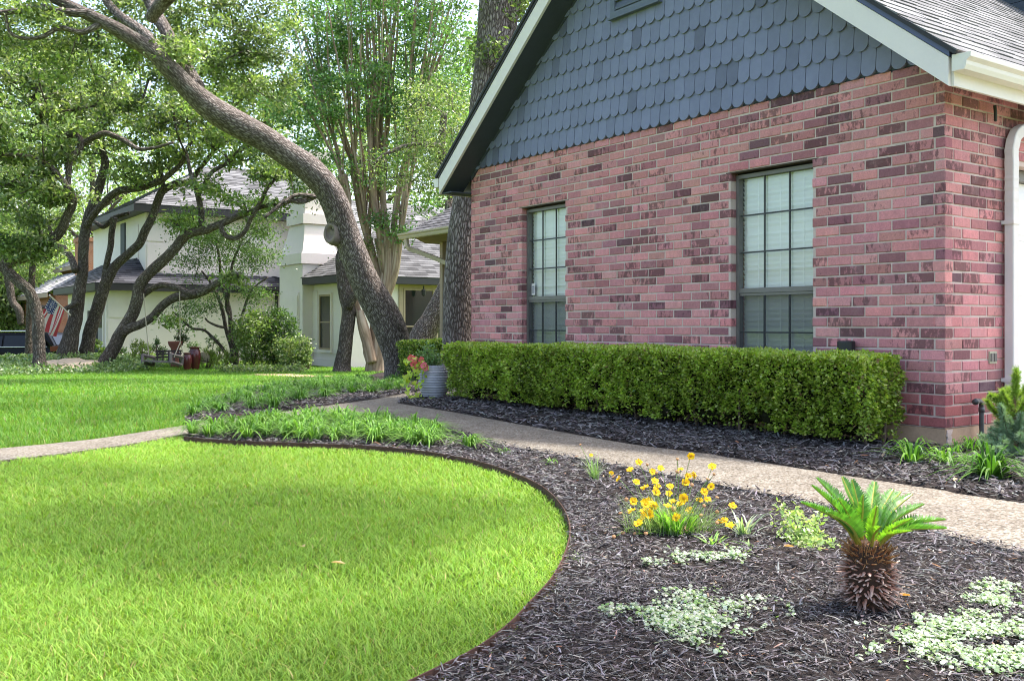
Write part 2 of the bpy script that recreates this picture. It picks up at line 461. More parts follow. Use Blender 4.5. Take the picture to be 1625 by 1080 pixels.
gr = sheet('ground', np.array([(-60, -30), (60, -30), (60, 75), (-60, 75)]), 'thatch', -.022, 1.6)
struct(gr)
mb = MB(); R_ = 400
for a_, b_ in (((-R_, -R_), (R_, -30)), ((-R_, 75), (R_, R_)), ((-R_, -30), (-60, 75)), ((60, -30), (R_, 75))):
    z0 = float(gz(-30, 60)) - .03
    mb.add([(a_[0], a_[1], z0), (b_[0], a_[1], z0), (b_[0], b_[1], z0), (a_[0], b_[1], z0)], [(0, 1, 2, 3)])
struct(mb.build('far_ground', M['thatch']))
struct(sheet('garden_path', path_poly, 'aggregate', .012, .2, .012, .05, 3))
struct(sheet('mulch_bed', mulch_front, 'mulch', .0, .09, .028, .02, 4))
struct(sheet('house_bed', mulch_house, 'mulch', .004, .12, .03, .02, 5))
struct(sheet('upper_bed', BED_UP, 'mulch', .004, .15, .04, .02, 6))
rb = np.array([(-1.35 + 1.0 * math.cos(a_) * 1.15, 15.6 + 1.0 * math.sin(a_)) for a_ in np.linspace(0, 6.1, 20)])
struct(sheet('tree_bed', rb, 'mulch', .05, .2, .06, .04, 7))
struct(sheet('street', np.array([(-75, 38.5), (-15, 38.5), (-15, 48), (-75, 48)]), 'asphalt', .02, 2.0, 0, .02))
struct(sheet('driveway', np.array([hl(-.4, .98), hl(.0, .98), hl(.0, 5.6), hl(-9, 5.6), hl(-9, .98)]), 'driveway_concrete', .03, .8, 0, .03))

# steel strip between lawn and bed
mb = MB(); e2 = EDGE; n_ = len(e2)
tn = np.gradient(e2, axis=0); tn /= np.linalg.norm(tn, axis=1)[:, None]; nr = np.column_stack([-tn[:, 1], tn[:, 0]])
zt = gz(e2[:, 0], e2[:, 1])
q = lambda o_, z_: np.column_stack([e2 + nr * o_, zt + z_])
v = np.stack([q(-.003, -.03), q(-.002, .036), q(.002, .036), q(.003, -.03)], 1).reshape(-1, 3)
i = np.arange(n_ - 1)[:, None] * 4; k = np.array([0, 1, 2])[None]
mb.add(v, np.stack([i + k, i + k + 4, i + k + 5, i + k + 1], -1).reshape(-1, 4))
tag(mb.build('steel_edging', M['rust']), 'rusty thin steel strip edging the near lawn against the dark mulch', 'edging')

# ------------------------------------------------------------------ leaves and blades
def leaves(mb, p, L, W, cols, up=.5, dirs=None, fold=.12, jit=.35):
    n = len(p)
    d = rng.normal(size=(n, 3)); d /= np.linalg.norm(d, axis=1)[:, None]
    if dirs is not None: d = d * .7 + dirs; d /= np.linalg.norm(d, axis=1)[:, None]
    nn = rng.normal(size=(n, 3)); nn[:, 2] = np.abs(nn[:, 2]) + up
    s = np.cross(d, nn); s /= np.linalg.norm(s, axis=1)[:, None] + 1e-9
    nn = np.cross(s, d)
    l = L * (1 + jit * rng.uniform(-1, 1, n))[:, None]; w = W * (1 + jit * rng.uniform(-1, 1, n))[:, None]
    v = np.stack([p, p + d * l * .45 + s * w * .5 + nn * w * fold, p + d * l, p + d * l * .45 - s * w * .5 + nn * w * fold], 1).reshape(-1, 3)
    c = np.repeat(cols, 4, 0)
    mb.add(v, np.arange(n * 4).reshape(-1, 4), c)

def palette(n, cs, var=.25):
    cs = np.asarray(cs, float); k = rng.integers(0, len(cs), n)
    return np.clip(cs[k] * (1 + var * rng.uniform(-1, 1, (n, 1))) * (1 + .08 * rng.uniform(-1, 1, (n, 3))), 0, 1)

def blades(mb, base, hd, h, reach, w, cols, segs=3, curl=1.0, droop=0.0):
    """arching strap blades. base (n,3), hd heading angle, h height, reach horizontal, w width"""
    n = len(base)
    h = np.broadcast_to(h, (n,)); reach = np.broadcast_to(reach, (n,)); w = np.broadcast_to(w, (n,))
    d = np.column_stack([np.cos(hd), np.sin(hd), np.zeros(n)]); s = np.column_stack([-np.sin(hd), np.cos(hd), np.zeros(n)])
    V = []
    for k in range(segs + 1):
        f = k / segs
        c = base + d * (reach * f ** 1.35)[:, None] + UP * (h * (f * (1 + curl) - (curl + droop) * f * f))[:, None]
        ww = w * (.75 + .5 * f - 1.2 * f * f) if k < segs else w * .06
        V += [c - s * (ww * .5)[:, None], c + s * (ww * .5)[:, None]]
    V = np.stack(V, 1); m = 2 * (segs + 1)
    b = np.arange(n)[:, None] * m; k = np.arange(segs)[None] * 2
    f = np.stack([b + k, b + k + 1, b + k + 3, b + k + 2], -1).reshape(-1, 4)
    mb.add(V.reshape(-1, 3), f, np.repeat(cols, m, 0))

def scatter(poly, dens, ymin=-9e9, ymax=9e9):
    lo, hi = poly.min(0), poly.max(0); lo = np.maximum(lo, [-1e3, ymin]); hi = np.minimum(hi, [1e3, ymax])
    n = int(np.prod(hi - lo) * dens)
    p = rng.uniform(lo, hi, (n, 2)); return p[inside(p, poly)]
def inview(p, m=.8, ymin=1.7): return p[(np.abs(p[:, 0]) < .56 * p[:, 1] + m) & (p[:, 1] > ymin)]

GRASS = [(.222, .385, .048), (.187, .345, .04), (.25, .415, .058), (.163, .31, .036), (.3, .425, .08)]
def lawn_col(p, n):
    c = palette(n, GRASS, .16)
    m = fbm(np.column_stack([p * .9, p[:, 0] * 0]), 3, 3)[:, None]
    c = c * (1 + .22 * m)
    dry = rng.random(n) < .025
    c[dry] = palette(dry.sum(), [(.45, .38, .16), (.34, .27, .12)], .2)
    return c
mb = MB()
for y0, y1, dn, hh, ww in ((1.7, 3.2, 17000, .023, .0037), (3.2, 4.6, 11000, .025, .0045), (4.6, 8.4, 6000, .03, .006)):
    p = inview(scatter(LAWN_NEAR, dn, y0, y1)); n = len(p)
    b = np.column_stack([p, gz(p[:, 0], p[:, 1]) - .012])
    g_ = fbm(np.column_stack([p * 5, p[:, 0] * 0]), 8, 2)
    h = hh * rng.uniform(.6, 1.15, n) * (1 + .2 * g_)
    blades(mb, b, rng.uniform(0, 6.283, n), h, h * rng.uniform(.4, 2.2, n), ww * rng.uniform(.6, 1.2, n), lawn_col(p, n), 3, .6)
g1 = mb.build('lawn_grass', M['grass_blade']); struct(g1, 'stuff')
mb = MB()
LF = np.array([(-26, 4), (-9, 2), (-4.7, 3.4), (-4.2, 5.0)] + [tuple(z_) for z_ in gpx([(0, 714), (150, 699), (292, 676)])] + [tuple(z_) for z_ in BED_UP[1:9]] + [(-1.3, 17.2), (-1.2, 28.0), (-9.5, 29.0), (-11.0, 25.5), (-22, 22.0)])
for y0, y1, dn, hh, ww in ((1.7, 8.5, 1700, .05, .009), (8.5, 12, 900, .055, .013), (12, 30, 420, .06, .02)):
    p = inview(scatter(LF, dn, y0, y1), 1.2); n = len(p)
    b = np.column_stack([p, gz(p[:, 0], p[:, 1]) - .012])
    h = hh * rng.uniform(.5, 1.25, n)
    blades(mb, b, rng.uniform(0, 6.283, n), h, h * rng.uniform(.3, 1.4, n), ww * rng.uniform(.6, 1.2, n), lawn_col(p, n) * np.array([.56, .7, .68]), 2, .6)  # greener far grass, darkened too: oak canopy shade put into the colour
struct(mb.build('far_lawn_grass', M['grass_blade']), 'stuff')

# mulch chips
def chips(name, poly, specs, off):
    mb = MB()
    for y0, y1, dn, L, W in specs:
        p = inview(scatter(poly, dn, y0, y1), .8, 1.6); n = len(p)
        if not n: continue
        a_ = rng.uniform(0, 6.283, n); ti = rng.normal(0, .22, n); ro = rng.normal(0, .5, n)
        d = np.column_stack([np.cos(a_) * np.cos(ti), np.sin(a_) * np.cos(ti), np.sin(ti)])
        s = np.column_stack([-np.sin(a_), np.cos(a_), ro * .6]); s /= np.linalg.norm(s, axis=1)[:, None]
        u = np.cross(d, s)
        l = L * rng.gamma(3, .33, n)[:, None].clip(.25, 2.6); w = W * rng.uniform(.5, 1.6, n)[:, None]; th = w * .35
        c = np.column_stack([p, gz(p[:, 0], p[:, 1]) + off + rng.uniform(-.004, .022, n)])
        cu = u * (rng.normal(0, .06, n)[:, None] * l)
        V = []
        for k, (f, cc, ws) in enumerate(((-.5, 0, .6), (0, 1, 1), (.5, 0, .45))):
            m_ = c + d * l * f + cu * cc
            V += [m_ - s * w * .5 * ws, m_ + u * th * .5, m_ + s * w * .5 * ws]
        V = np.stack(V, 1)
        b = np.arange(n)[:, None] * 9
        f = np.concatenate([np.stack([b[:, 0] + k, b[:, 0] + k + 1, b[:, 0] + k + 4, b[:, 0] + k + 3], -1) for k in (0, 1, 3, 4)])
        cs = palette(n, [(.028, .026, .026), (.058, .052, .053), (.105, .097, .098), (.14, .132, .133), (.044, .04, .041), (.19, .18, .18)], .3)
        lt = rng.random(n) < .014; cs[lt] = palette(lt.sum(), [(.28, .2, .15), (.22, .12, .07), (.3, .26, .23)], .3)
        mb.add(V.reshape(-1, 3), f, np.repeat(cs, 9, 0))
    return struct(mb.build(name, M['chip']), 'stuff')
chips('mulch_chips', mulch_front, ((1.6, 3.3, 11000, .025, .0042), (3.3, 4.6, 6500, .028, .0052), (4.6, 8, 2800, .035, .0075)), .016)
chips('house_bed_chips', mulch_house, ((3.5, 8, 1700, .042, .011), (8, 14, 800, .05, .016)), .02)
chips('upper_bed_chips', BED_UP, ((6, 12, 600, .05, .014), (12, 17.5, 300, .06, .02)), .03)

# ================================================================== BRICK HOUSE
house = thing('brick_house', 'red brick house with slate blue fish scale shingles in its white edged gable', 'house')
ZB, CH, BL = .148, .0787, .2235
def brick_wall(name, org, du, dn, length, rows, z0, holes, depth, parent, shift=0.0, bm=None, rowmax=None):
    org = np.asarray(org, float)
    pt = lambda u_, z_, b_: org + du * u_ + dn * b_ + UP * z_
    mb = MB(); mm = MB(); J = .0062
    for r in range(rows):
        za, zb = z0 + r * CH + J, z0 + (r + 1) * CH - J
        zm = (za + zb) / 2
        cuts = sorted([(h_[0], h_[1]) for h_ in holes if h_[2] < zm < h_[3]])
        spans = []; x = 0.0
        for a_, b_ in cuts: spans.append((x, a_)); x = b_
        spans.append((x, length))
        for sa, sb in spans:
            u = -((r % 2) * BL * .5 + shift)
            while u < sb:
                a_, b_ = max(u, sa) + (J if u > sa + 1e-4 else 0), min(u + BL, sb) - (J if u + BL < sb - 1e-4 else 0)
                u += BL
                if b_ - a_ < .03: continue
                j = rng.normal(0, .0013, 8)
                x0, x1, y0, y1 = a_ + j[0], b_ + j[1], za + j[2], zb + j[3]
                if a_ <= sa + 1e-4: x0 = a_
                if b_ >= sb - 1e-4: x1 = b_
                fb = np.clip(rng.normal(0, .0016), -.002, .003); e_ = .0035 + abs(rng.normal(0, .0012))
                v = []
                for bb, ins in ((-depth, 0), (fb - e_, 0), (fb, e_)):
                    v += [pt(x0 + ins, y0 + ins, bb), pt(x1 - ins, y0 + ins, bb), pt(x1 - ins, y1 - ins, bb), pt(x0 + ins, y1 - ins, bb)]
                k = rng.random()
                if k < .46: c = np.array([.61, .268, .258])
                elif k < .75: c = np.array([.52, .222, .22])
                elif k < .94: c = np.array([.4, .172, .178])
                elif k < .99: c = np.array([.28, .125, .138])
                else: c = np.array([.18, .095, .105])
                c = c * rng.uniform(.88, 1.12) * (1 + .03 * rng.normal(size=3))
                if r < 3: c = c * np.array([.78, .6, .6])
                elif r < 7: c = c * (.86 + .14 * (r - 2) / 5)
                al = rng.choice([.2, .38, .47, .55, .64], p=[.3, .24, .23, .16, .07])
                fs = [(8, 9, 10, 11)] + [(i_, (i_ + 1) % 4, 4 + (i_ + 1) % 4, 4 + i_) for i_ in range(4)] + [(4 + i_, 4 + (i_ + 1) % 4, 8 + (i_ + 1) % 4, 8 + i_) for i_ in range(4)]
                off = rng.uniform(0, 40, 3)
                crd = np.array([[(q_ - org) @ du, (q_ - org) @ dn, q_[2]] for q_ in v]) + off
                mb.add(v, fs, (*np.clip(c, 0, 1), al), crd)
    # mortar sheets round the openings
    zs = sorted({z0, z0 + rows * CH, *[max(z0, h_[2]) for h_ in holes], *[min(z0 + rows * CH, h_[3]) for h_ in holes]})
    for a_, b_ in zip(zs[:-1], zs[1:]):
        zm = (a_ + b_) / 2; x = 0.006
        for h_ in sorted(h_ for h_ in holes if h_[2] < zm < h_[3]):
            mm.box(pt(x, a_, -depth - .01), du * (h_[0] - .005 - x), dn * (depth + .0035), UP * (b_ - a_)); x = h_[1] + .005
        mm.box(pt(x, a_, -depth - .01), du * (length - .006 - x), dn * (depth + .0035), UP * (b_ - a_))
    w = mb.build(name, M['brick'], parent)
    mm.build('mortar', M['mortar'], w)
    return w
ZT = ZB + 33 * CH            # underside of the shingles, 2.745
WINS = [(4.25, 5.034), (1.1127, 1.959)]
WZ0, WZ1 = ZB + 4 * CH, ZB + 26 * CH
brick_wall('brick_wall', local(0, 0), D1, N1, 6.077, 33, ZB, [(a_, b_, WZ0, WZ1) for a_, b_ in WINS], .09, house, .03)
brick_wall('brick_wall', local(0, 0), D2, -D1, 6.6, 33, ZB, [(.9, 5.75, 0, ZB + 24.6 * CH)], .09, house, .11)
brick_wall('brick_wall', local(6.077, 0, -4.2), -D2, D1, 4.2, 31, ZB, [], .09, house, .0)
# footing
mb = MB()
mb.box(local(-.0, -.1, -.05), D1 * 6.05, N1 * .045, UP * (ZB + .1 - .003)); mb.box(local(.004, -.1, -.06), D2 * .84, -D1 * .001 + D1 * .05, UP * (ZB + .1 - .004))
mb.box(local(6.02, -.1, -.06), D2 * 4, D1 * .05, UP * (ZB + .097))
mb.build('footing', M['footing'], house)
# rough mortar patch on footing corner
mb = MB()
for k in range(9):
    mb.box(local(-.002, .0 + k * .0155, -.012 + rng.uniform(-.004, .004)), D2 * rng.uniform(.045, .075), -D1 * rng.uniform(.004, .011), UP * .0158)
mb.build('mortar_patch', M['mortar'], house)

# interior dark box so the rooms are dark and closed
mb = MB()
mb.box(local(.25, .05, -6.3), D1 * 5.6, D2 * 5.9, UP * 2.3)
mb.build('interior', M['interior'], house)

# windows
def window(t0, t1, sticker=False):
    zt, zb, bf = WZ1 - .026, WZ0, -.068
    root = bpy.data.objects.new('window', None); COL.objects.link(root); root.parent = house
    B = lambda mb, a_, b_, za, zb_, b0, b1: mb.box(local(a_, za, b0), D1 * (b_ - a_), N1 * (b1 - b0), UP * (zb_ - za))
    mb = MB(); fw = .032
    B(mb, t0 + .004, t0 + fw, zb, zt, bf - .06, bf); B(mb, t1 - fw, t1 - .004, zb, zt, bf - .06, bf)
    B(mb, t0 + fw, t1 - fw, zt - fw, zt, bf - .06, bf - .001); B(mb, t0 + fw, t1 - fw, zb, zb + fw, bf - .06, bf - .001)
    zm = 1.176
    B(mb, t0 + fw, t1 - fw, zm - .028, zm + .012, bf - .05, bf - .004)
    B(mb, t0 + fw, t1 - fw, zm - .052, zm - .031, bf - .05, bf - .012)
    mb.build('frame', M['frame_metal'], root)
    mb = MB(); gi = .012; a0, a1 = t0 + fw, t1 - fw
    for k in (1, 2):
        x = a0 + (a1 - a0) * k / 3
        B(mb, x - gi / 2, x + gi / 2, zm + .012, zt - fw, bf - .034, bf - .022); B(mb, x - gi / 2, x + gi / 2, zb + fw, zm - .052, bf - .034, bf - .018)
    for k in (1, 2):
        z_ = zm + (zt - fw - zm) * k / 3
        B(mb, a0, a1, z_ - gi / 2, z_ + gi / 2, bf - .035, bf - .023)
    z_ = (zb + zm) / 2 - .01; B(mb, a0, a1, z_ - gi / 2, z_ + gi / 2, bf - .035, bf - .019)
    mb.build('muntin', M['muntin_metal'], root)
    mb = MB(); q0, q1 = local(a0, zb + fw, bf - .044), local(a1, zb + fw, bf - .044); mb.add([q0, q0 + UP * (zt - zb - 2 * fw), q1 + UP * (zt - zb - 2 * fw), q1], [(0, 1, 2, 3)]); mb.build('pane', M['window_glass'], root)
    mb = MB(); q0, q1 = local(a0, zb + fw, bf - .014), local(a1, zb + fw, bf - .014); hh = UP * (zm - .052 - zb - fw)
    mb.add([q0, q1, q1 + hh, q0 + hh], [(0, 1, 2, 3)]); mb.build('screen', M['insect_screen'], root)
    mb = MB(); nz = int((zt - zb) / .043)
    for k in range(nz):
        z_ = zb + .02 + k * .043
        p0, p1 = local(a0 - .012, z_, bf - .085), local(a1 + .012, z_, bf - .085)
        tl = rng.normal(0, .003)
        a_, b_ = N1 * (.013 + tl), UP * .044
        mb.add([p0 - a_ * .5, p1 - a_ * .5, p1 + b_ * .5, p0 + b_ * .5, p1 + a_ * .8 + b_, p0 + a_ * .8 + b_], [(0, 1, 2, 3), (3, 2, 4, 5)])
    for f_ in (.2, .5, .8):
        x = a0 + (a1 - a0) * f_; B(mb, x - .002, x + .002, zb, zt, bf - .075, bf - .072)
    mb.build('blind', M['blind'], root)
    mb = MB(); B(mb, t0 - .055, t1 + .055, WZ1 - .011, WZ1 - .001, -.085, -.003); mb.build('lintel', M['lintel_metal'], root)
    mb = MB(); B(mb, t0, t1, zb - .01, zb + .004, -.09, .02); mb.build('sill', M['footing'], root)
    if sticker:
        st = MB(); B(st, a1 - .075, a1 - .012, zm + .03, zm + .16, bf - .0415, bf - .0405)
        s_ = st.build('sticker', M['white_paint'], root)
        st = MB()
        for z_ in np.arange(zm + .055, zm + .14, .022): B(st, a1 - .065, a1 - .022, z_, z_ + .011, bf - .0404, bf - .0395)
        st.build('sticker_print', M['flashing'], s_ if False else root)
    return root
window(*WINS[0], True); window(*WINS[1])

# gable: fish-scale shingles
SL = .805; ZS = 2.456
zsoff = lambda t_: ZS + SL * (min(t_, 6.08 - t_) + .212)
mb = MB()
mb.prism([local(.0, ZT, -.05), local(6.08, ZT, -.05), local(6.08, zsoff(6.08) + .1, -.05), local(3.04, zsoff(3.04) + .1, -.05), local(0, zsoff(0) + .1, -.05)], N1 * .045, (.06, .075, .095))
pw, ex, rw = .1265, .198, .1265
nrow = int((zsoff(3.04) - ZT) / ex) + 2
for r in range(nrow):
    zb = ZT - .012 + r * ex
    x = -.1 + (r % 2) * pw / 2
    while x < 6.2:
        tc = x + pw / 2
        if zsoff(tc) + .05 > zb:
            w2 = pw / 2 - .0022; top = min(zb + ex + .05, max(zsoff(tc), zb) + .2)
            pr = []
            rad = w2
            for a_ in np.linspace(math.pi, 2 * math.pi, 11): pr.append((tc + math.cos(a_) * w2, zb + rad * .92 + math.sin(a_) * rad * .92))
            pr += [(tc + w2, top), (tc - w2, top)]
            pr = np.array(pr)
            pr[:, 0] = np.clip(pr[:, 0], .0, 6.08)
            # thicker at the butt
            zz = pr[:, 1]; b1 = .026 - .021 * (zz - zb) / (top - zb) + rng.normal(0, .0009)
            fr = np.array([local(a_, b_, c_) for (a_, b_), c_ in zip(pr, b1)]); bk = np.array([local(a_, b_, -.004) for a_, b_ in pr]); n = len(pr)
            c = np.array([.18, .19, .278]) * rng.uniform(.91, 1.07)
            if rng.random() < .04: c = c * rng.uniform(.6, .85)
            mb.add(np.vstack([bk, fr]), [(i_, (i_ + 1) % n, n + (i_ + 1) % n, n + i_) for i_ in range(n)], c)
            mb.f.append(np.array([list(range(n))]) + mb.n - n)
        x += pw
mb.build('gable_shingles', M['painted'], house)
# gable vent
mb = MB(); va, vb, vz = 2.80, 3.47, 3.9
mb.box(local(va, vz, .0), D1 * (vb - va), N1 * .055, UP * .06); mb.box(local(va, vz + .062, .0), D1 * .06, N1 * .05, UP * .8); mb.box(local(vb - .06, vz + .062, .0), D1 * .06, N1 * .05, UP * .8)
mb.box(local(va - .02, vz - .014, .0), D1 * (vb - va + .04), N1 * .07, UP * .013)
vf = mb.build('gable_vent', M['painted'], house)
me_ = vf.data.attributes['tint'].data
for d_ in me_: d_.color = (.12, .137, .185, 1)
mb = MB()
for k in range(9):
    z_ = vz + .075 + k * .085
    mb.prism([local(va + .06, z_, .045), local(va + .06, z_ + .016, .045), local(va + .06, z_ + .078, .022), local(va + .06, z_ + .062, .022)], D1 * (vb - va - .12), (.1, .115, .155))
mb.build('louver', M['painted'], vf)

# roof: two slopes, rakes, eaves
RO, EO = .325, .212
PK = 3.04; ZP = ZS + SL * (PK + EO)
def rake(side):
    t_ = (lambda x: x) if side == 'r' else (lambda x: 6.08 - x)
    mb = MB()
    pr = [(-EO, ZS), (-EO, ZS + .192), (PK, ZP + .192), (PK, ZP)]
    mb.prism([local(t_(a_), z_, RO - .03) for a_, z_ in pr], N1 * .03)
    mb.build('rake_board', M['white_paint'], house)
    mb = MB()
    pr = [(-EO - .01, ZS + .19), (-EO - .01, ZS + .228), (PK, ZP + .236), (PK, ZP + .195)]
    mb.prism([local(t_(a_), z_, RO - .02) for a_, z_ in pr], N1 * .028)
    mb.build('drip_edge', M['flashing'] if side == 'r' else M['dark_trim'], house)
    mb = MB()
    pr = [(-EO, ZS + .012), (-EO, ZS + .03), (PK, ZP + .03), (PK, ZP + .012)]
    mb.prism([local(t_(a_), z_, .0) for a_, z_ in pr], N1 * (RO - .032))
    mb.prism([local(t_(a_), z_ , .0) for a_, z_ in [(0.03, zsoff(0.03) - .03), (0.03, zsoff(.03) + .02), (PK, ZP + .02), (PK, ZP - .03)]], N1 * .02)
    mb.prism([local(t_(a_), z_, -6.2) for a_, z_ in [(-EO + .02, ZS), (-EO + .02, ZS + .015), (0.02, ZS + .015), (.02, ZS)]], N1 * (6.2 + RO - .034)) if side == 'l' else None
    mb.build('soffit', M['slate_paint'] if side == 'l' else M['white_paint'], house)
    # shingle courses with tabs
    mb = MB(); cs_ = math.cos(math.atan(SL)); ln = (PK + EO + .05) / cs_; exs = .142; nr_ = int(ln / exs) + 1
    sl = np.array([*(D1 * cs_)[:2], math.sin(math.atan(SL))]) if side == 'r' else np.array([*(-D1 * cs_)[:2], math.sin(math.atan(SL))])
    o0 = local(t_(-EO - .05), ZS + .195, RO + .02)
    nrm = np.cross(sl, D2); nrm *= np.sign(nrm[2])
    L_ = 7.6 if side == 'r' else 7.0
    mb.box(o0 + nrm * .0, sl * ln, D2 * L_, nrm * .026, (.05, .05, .055))
    for r in range(nr_):
        x = -rng.uniform(0, .3)
        while x < L_:
            w = rng.choice([.14, .2, .26, .32]); a_ = max(x, 0); b_ = min(x + w, L_); x += w
            if b_ - a_ < .02: continue
            th = rng.choice([.005, .006, .009])
            c = np.array([.165, .165, .172]) * rng.choice([.78, .88, 1.0, 1.12, 1.22]) * rng.uniform(.95, 1.05)
            s0 = r * exs + rng.choice([0, 0, -.012]); s1 = min((r + 1) * exs + .02, ln)
            if s1 - s0 < .02: continue
            v = [o0 + sl * s0 + D2 * a_ + nrm * .026, o0 + sl * s0 + D2 * b_ + nrm * .026, o0 + sl * s0 + D2 * b_ + nrm * (.03 + th), o0 + sl * s0 + D2 * a_ + nrm * (.03 + th),
                 o0 + sl * s1 + D2 * a_ + nrm * .0285, o0 + sl * s1 + D2 * b_ + nrm * .0285]
            mb.add(v, [(0, 1, 2, 3), (3, 2, 5, 4), (0, 3, 4), ][:2], c)
            mb.add([v[0], v[3], v[4]], [(0, 1, 2)], c); mb.add([v[1], v[5], v[2]], [(0, 1, 2)], c)
    mb.build('roof', M['roof_shingle'], house)
rake('r'); rake('l')
# eave fascia and gutters
def gutter(o_, dv, dn, L_, mat, nm='gutter'):
    mb = MB()
    pr = [(0, 0), (.085, 0), (.098, .03), (.1, .055), (.128, .075), (.13, .105), (.118, .105), (.116, .082), (.09, .06), (.085, .035), (.075, .01), (.01, .01), (.01, .11), (0, .11)]
    mb.prism([o_ + dn * a_ + UP * b_ for a_, b_ in pr], dv * L_)
    for e_ in (-.0035, L_ + .0005): mb.prism([o_ + dv * e_ + dn * a_ + UP * b_ for a_, b_ in pr[:6] + [(0, .11)]], dv * .003)
    return mb.build(nm, M[mat], house)
mb = MB(); mb.box(local(-EO + .001, ZS + .0, RO - .033), D2 * 7.2, -D1 * .022, UP * .185); mb.box(local(6.08 + EO - .001, ZS, RO - .033), D2 * 3.2, D1 * .022, UP * .185); mb.build('fascia', M['gutter_paint'], house)
gutter(local(-EO - .022, ZS + .09, RO - .005), D2, -D1, 7.1, 'gutter_paint'); gutter(local(6.08 + EO + .022, ZS + .09, RO - .005), D2, D1, 3.0, 'gutter_paint')
# downspout: rectangular pipe with fluted elbow
def spout(pts, w, d, mat, up_dir):
    pts = smooth_line(np.array(pts), .03); mb = MB(); m = len(pts)
    tv = np.gradient(pts, axis=0); tv /= np.linalg.norm(tv, axis=1)[:, None]
    sd = np.cross(tv, np.asarray(up_dir)); sd /= np.linalg.norm(sd, axis=1)[:, None]; nn = np.cross(sd, tv)
    fl = 1 + .04 * np.sin(np.arange(m) * 2.2) * (np.arange(m) < m * .45)
    cr = .006; rg = []
    for a_, b_ in ((-w / 2 + cr, -d / 2), (w / 2 - cr, -d / 2), (w / 2, -d / 2 + cr), (w / 2, d / 2 - cr), (w / 2 - cr, d / 2), (-w / 2 + cr, d / 2), (-w / 2, d / 2 - cr), (-w / 2, -d / 2 + cr)):
        rg.append(pts + sd * (a_ * fl)[:, None] + nn * (b_ * fl)[:, None])
    v = np.stack(rg, 1).reshape(-1, 3); i_ = np.arange(m - 1)[:, None] * 8; j_ = np.arange(8)[None]; k_ = (j_ + 1) % 8
    mb.add(v, np.stack([i_ + j_, i_ + k_, i_ + 8 + k_, i_ + 8 + j_], -1).reshape(-1, 4))
    return mb
zz = lambda s_, a_, z_: local(-a_, z_, -s_)
mb = spout([zz(1.55, .27, 2.53), zz(1.42, .25, 2.43), zz(1.1, .12, 2.37), zz(.9, .06, 2.32), zz(.815, .052, 2.2), zz(.808, .052, 2.0), zz(.808, .052, 1.0), zz(.808, .052, .12)], .085, .07, 'white_paint', -D1 + .01 * UP)
for z_ in (1.62, .45): mb.box(zz(.755, .001, z_), D2 * .106, -D1 * .092, UP * .028)
mb.build('downspout', M['white_paint'], house)
# garage door with raised panels, header
gd = MB(); zt = ZB + 24.6 * CH
gd.box(zz(.9, -.2, .04), D2 * 4.85, -D1 * .04, UP * (zt - .13))
for r in range(4):
    for k in range(8):
        for ins, b_ in ((.0, .011), (.045, .02)):
            gd.box(zz(.96 + k * .6 + ins, -.161, .1 + r * .48 + ins), D2 * (.5 - 2 * ins), -D1 * b_, UP * (.38 - 2 * ins))
gd.build('garage_door', M['door_white'], house)
mb = MB(); mb.box(zz(.9, -.2, zt - .085), D2 * 4.85, -D1 * .1, UP * .08); mb.build('door_header', M['frame_metal'], house)
# outlet, pipe, uplight
mb = MB(); mb.box(zz(.575, -.003, .59), D2 * .1, -D1 * .014, UP * .09); o_ = mb.build('outlet_cover', M['outlet_plastic'], house)
mb = MB()
for k in range(2): mb.box(zz(.585 + k * .045, .011, .605), D2 * .034, -D1 * .008, UP * .06)
mb.build('outlet_flap', M['frame_metal'], o_)
mb = MB(); mb.tube(smooth_line(np.array([zz(.37, .06, -.05), zz(.37, .06, .2), zz(.37, .06, .29), zz(.345, .065, .325), zz(.29, .075, .335), zz(.25, .08, .33)]), .012), .017, 12); mb.tube([zz(.272, .077, .333), zz(.24, .082, .329)], .022, 12); mb.tube([zz(.37, .06, .25), zz(.37, .06, .285)], .021, 12)
mb.build('drain_pipe', M['pipe_metal'], house, True)
lq = local(.74, .665, .085)
mb = MB(); mb.lathe([(0, 0), (.06, 0), (.066, .006), (.066, .08), (.06, .088), (.05, .088), (.05, .05), (0, .05)], lq, 24); mb.box(local(.72, .68, 0), D1 * .04, N1 * .04, UP * .05)
mb.build('wall_lamp', M['black_plastic'], house)
mb = MB(); mb.tube(smooth_line(np.array([zz(.55, .06, 2.47), zz(.56, .06, 2.42), zz(.58, .05, 2.36)]), .01), .012, 8); mb.build('cable_stub', M['black_plastic'], house)

# wing behind the garage with its own eave (seen past the big trunk), and the taller part at the back
mb = MB()
mb.box(local(6.085, 0, -9), D1 * 5.6, D2 * 6.0, UP * 2.42, (.3, .11, .1))
mb.build('wing_wall', M['painted'], house)
mb = MB(); e0 = local(6.4, 2.5, -2.5)
ss = D2 * .8 + UP * .45; ss /= np.linalg.norm(ss)
for r in range(26):
    x = -rng.uniform(0, .3)
    while x < 5.8:
        w = rng.choice([.2, .26, .32]); a_ = max(0, x); b_ = min(5.8, x + w); x += w
        c = np.array([.1, .1, .11]) * rng.choice([.6, .8, 1., 1.25]); o_ = e0 + D1 * a_ + ss * (r * .142) + UP * .1
        mb.add([o_, o_ + D1 * (b_ - a_), o_ + D1 * (b_ - a_) + ss * .16 - UP * .012, o_ + ss * .16 - UP * .012], [(0, 1, 2, 3)], c)
mb.prism([e0 + UP * .07, e0 + ss * 3.8 + UP * .07, local(6.4, 2.42, -9), local(6.4, 2.42, -2.9)], D1 * 5.75, (.3, .22, .16))
mb.build('wing_roof', M['roof_shingle'], house)
gutter(local(6.4, 2.47, -2.48), D1, N1, 5.85, 'beige_gutter')
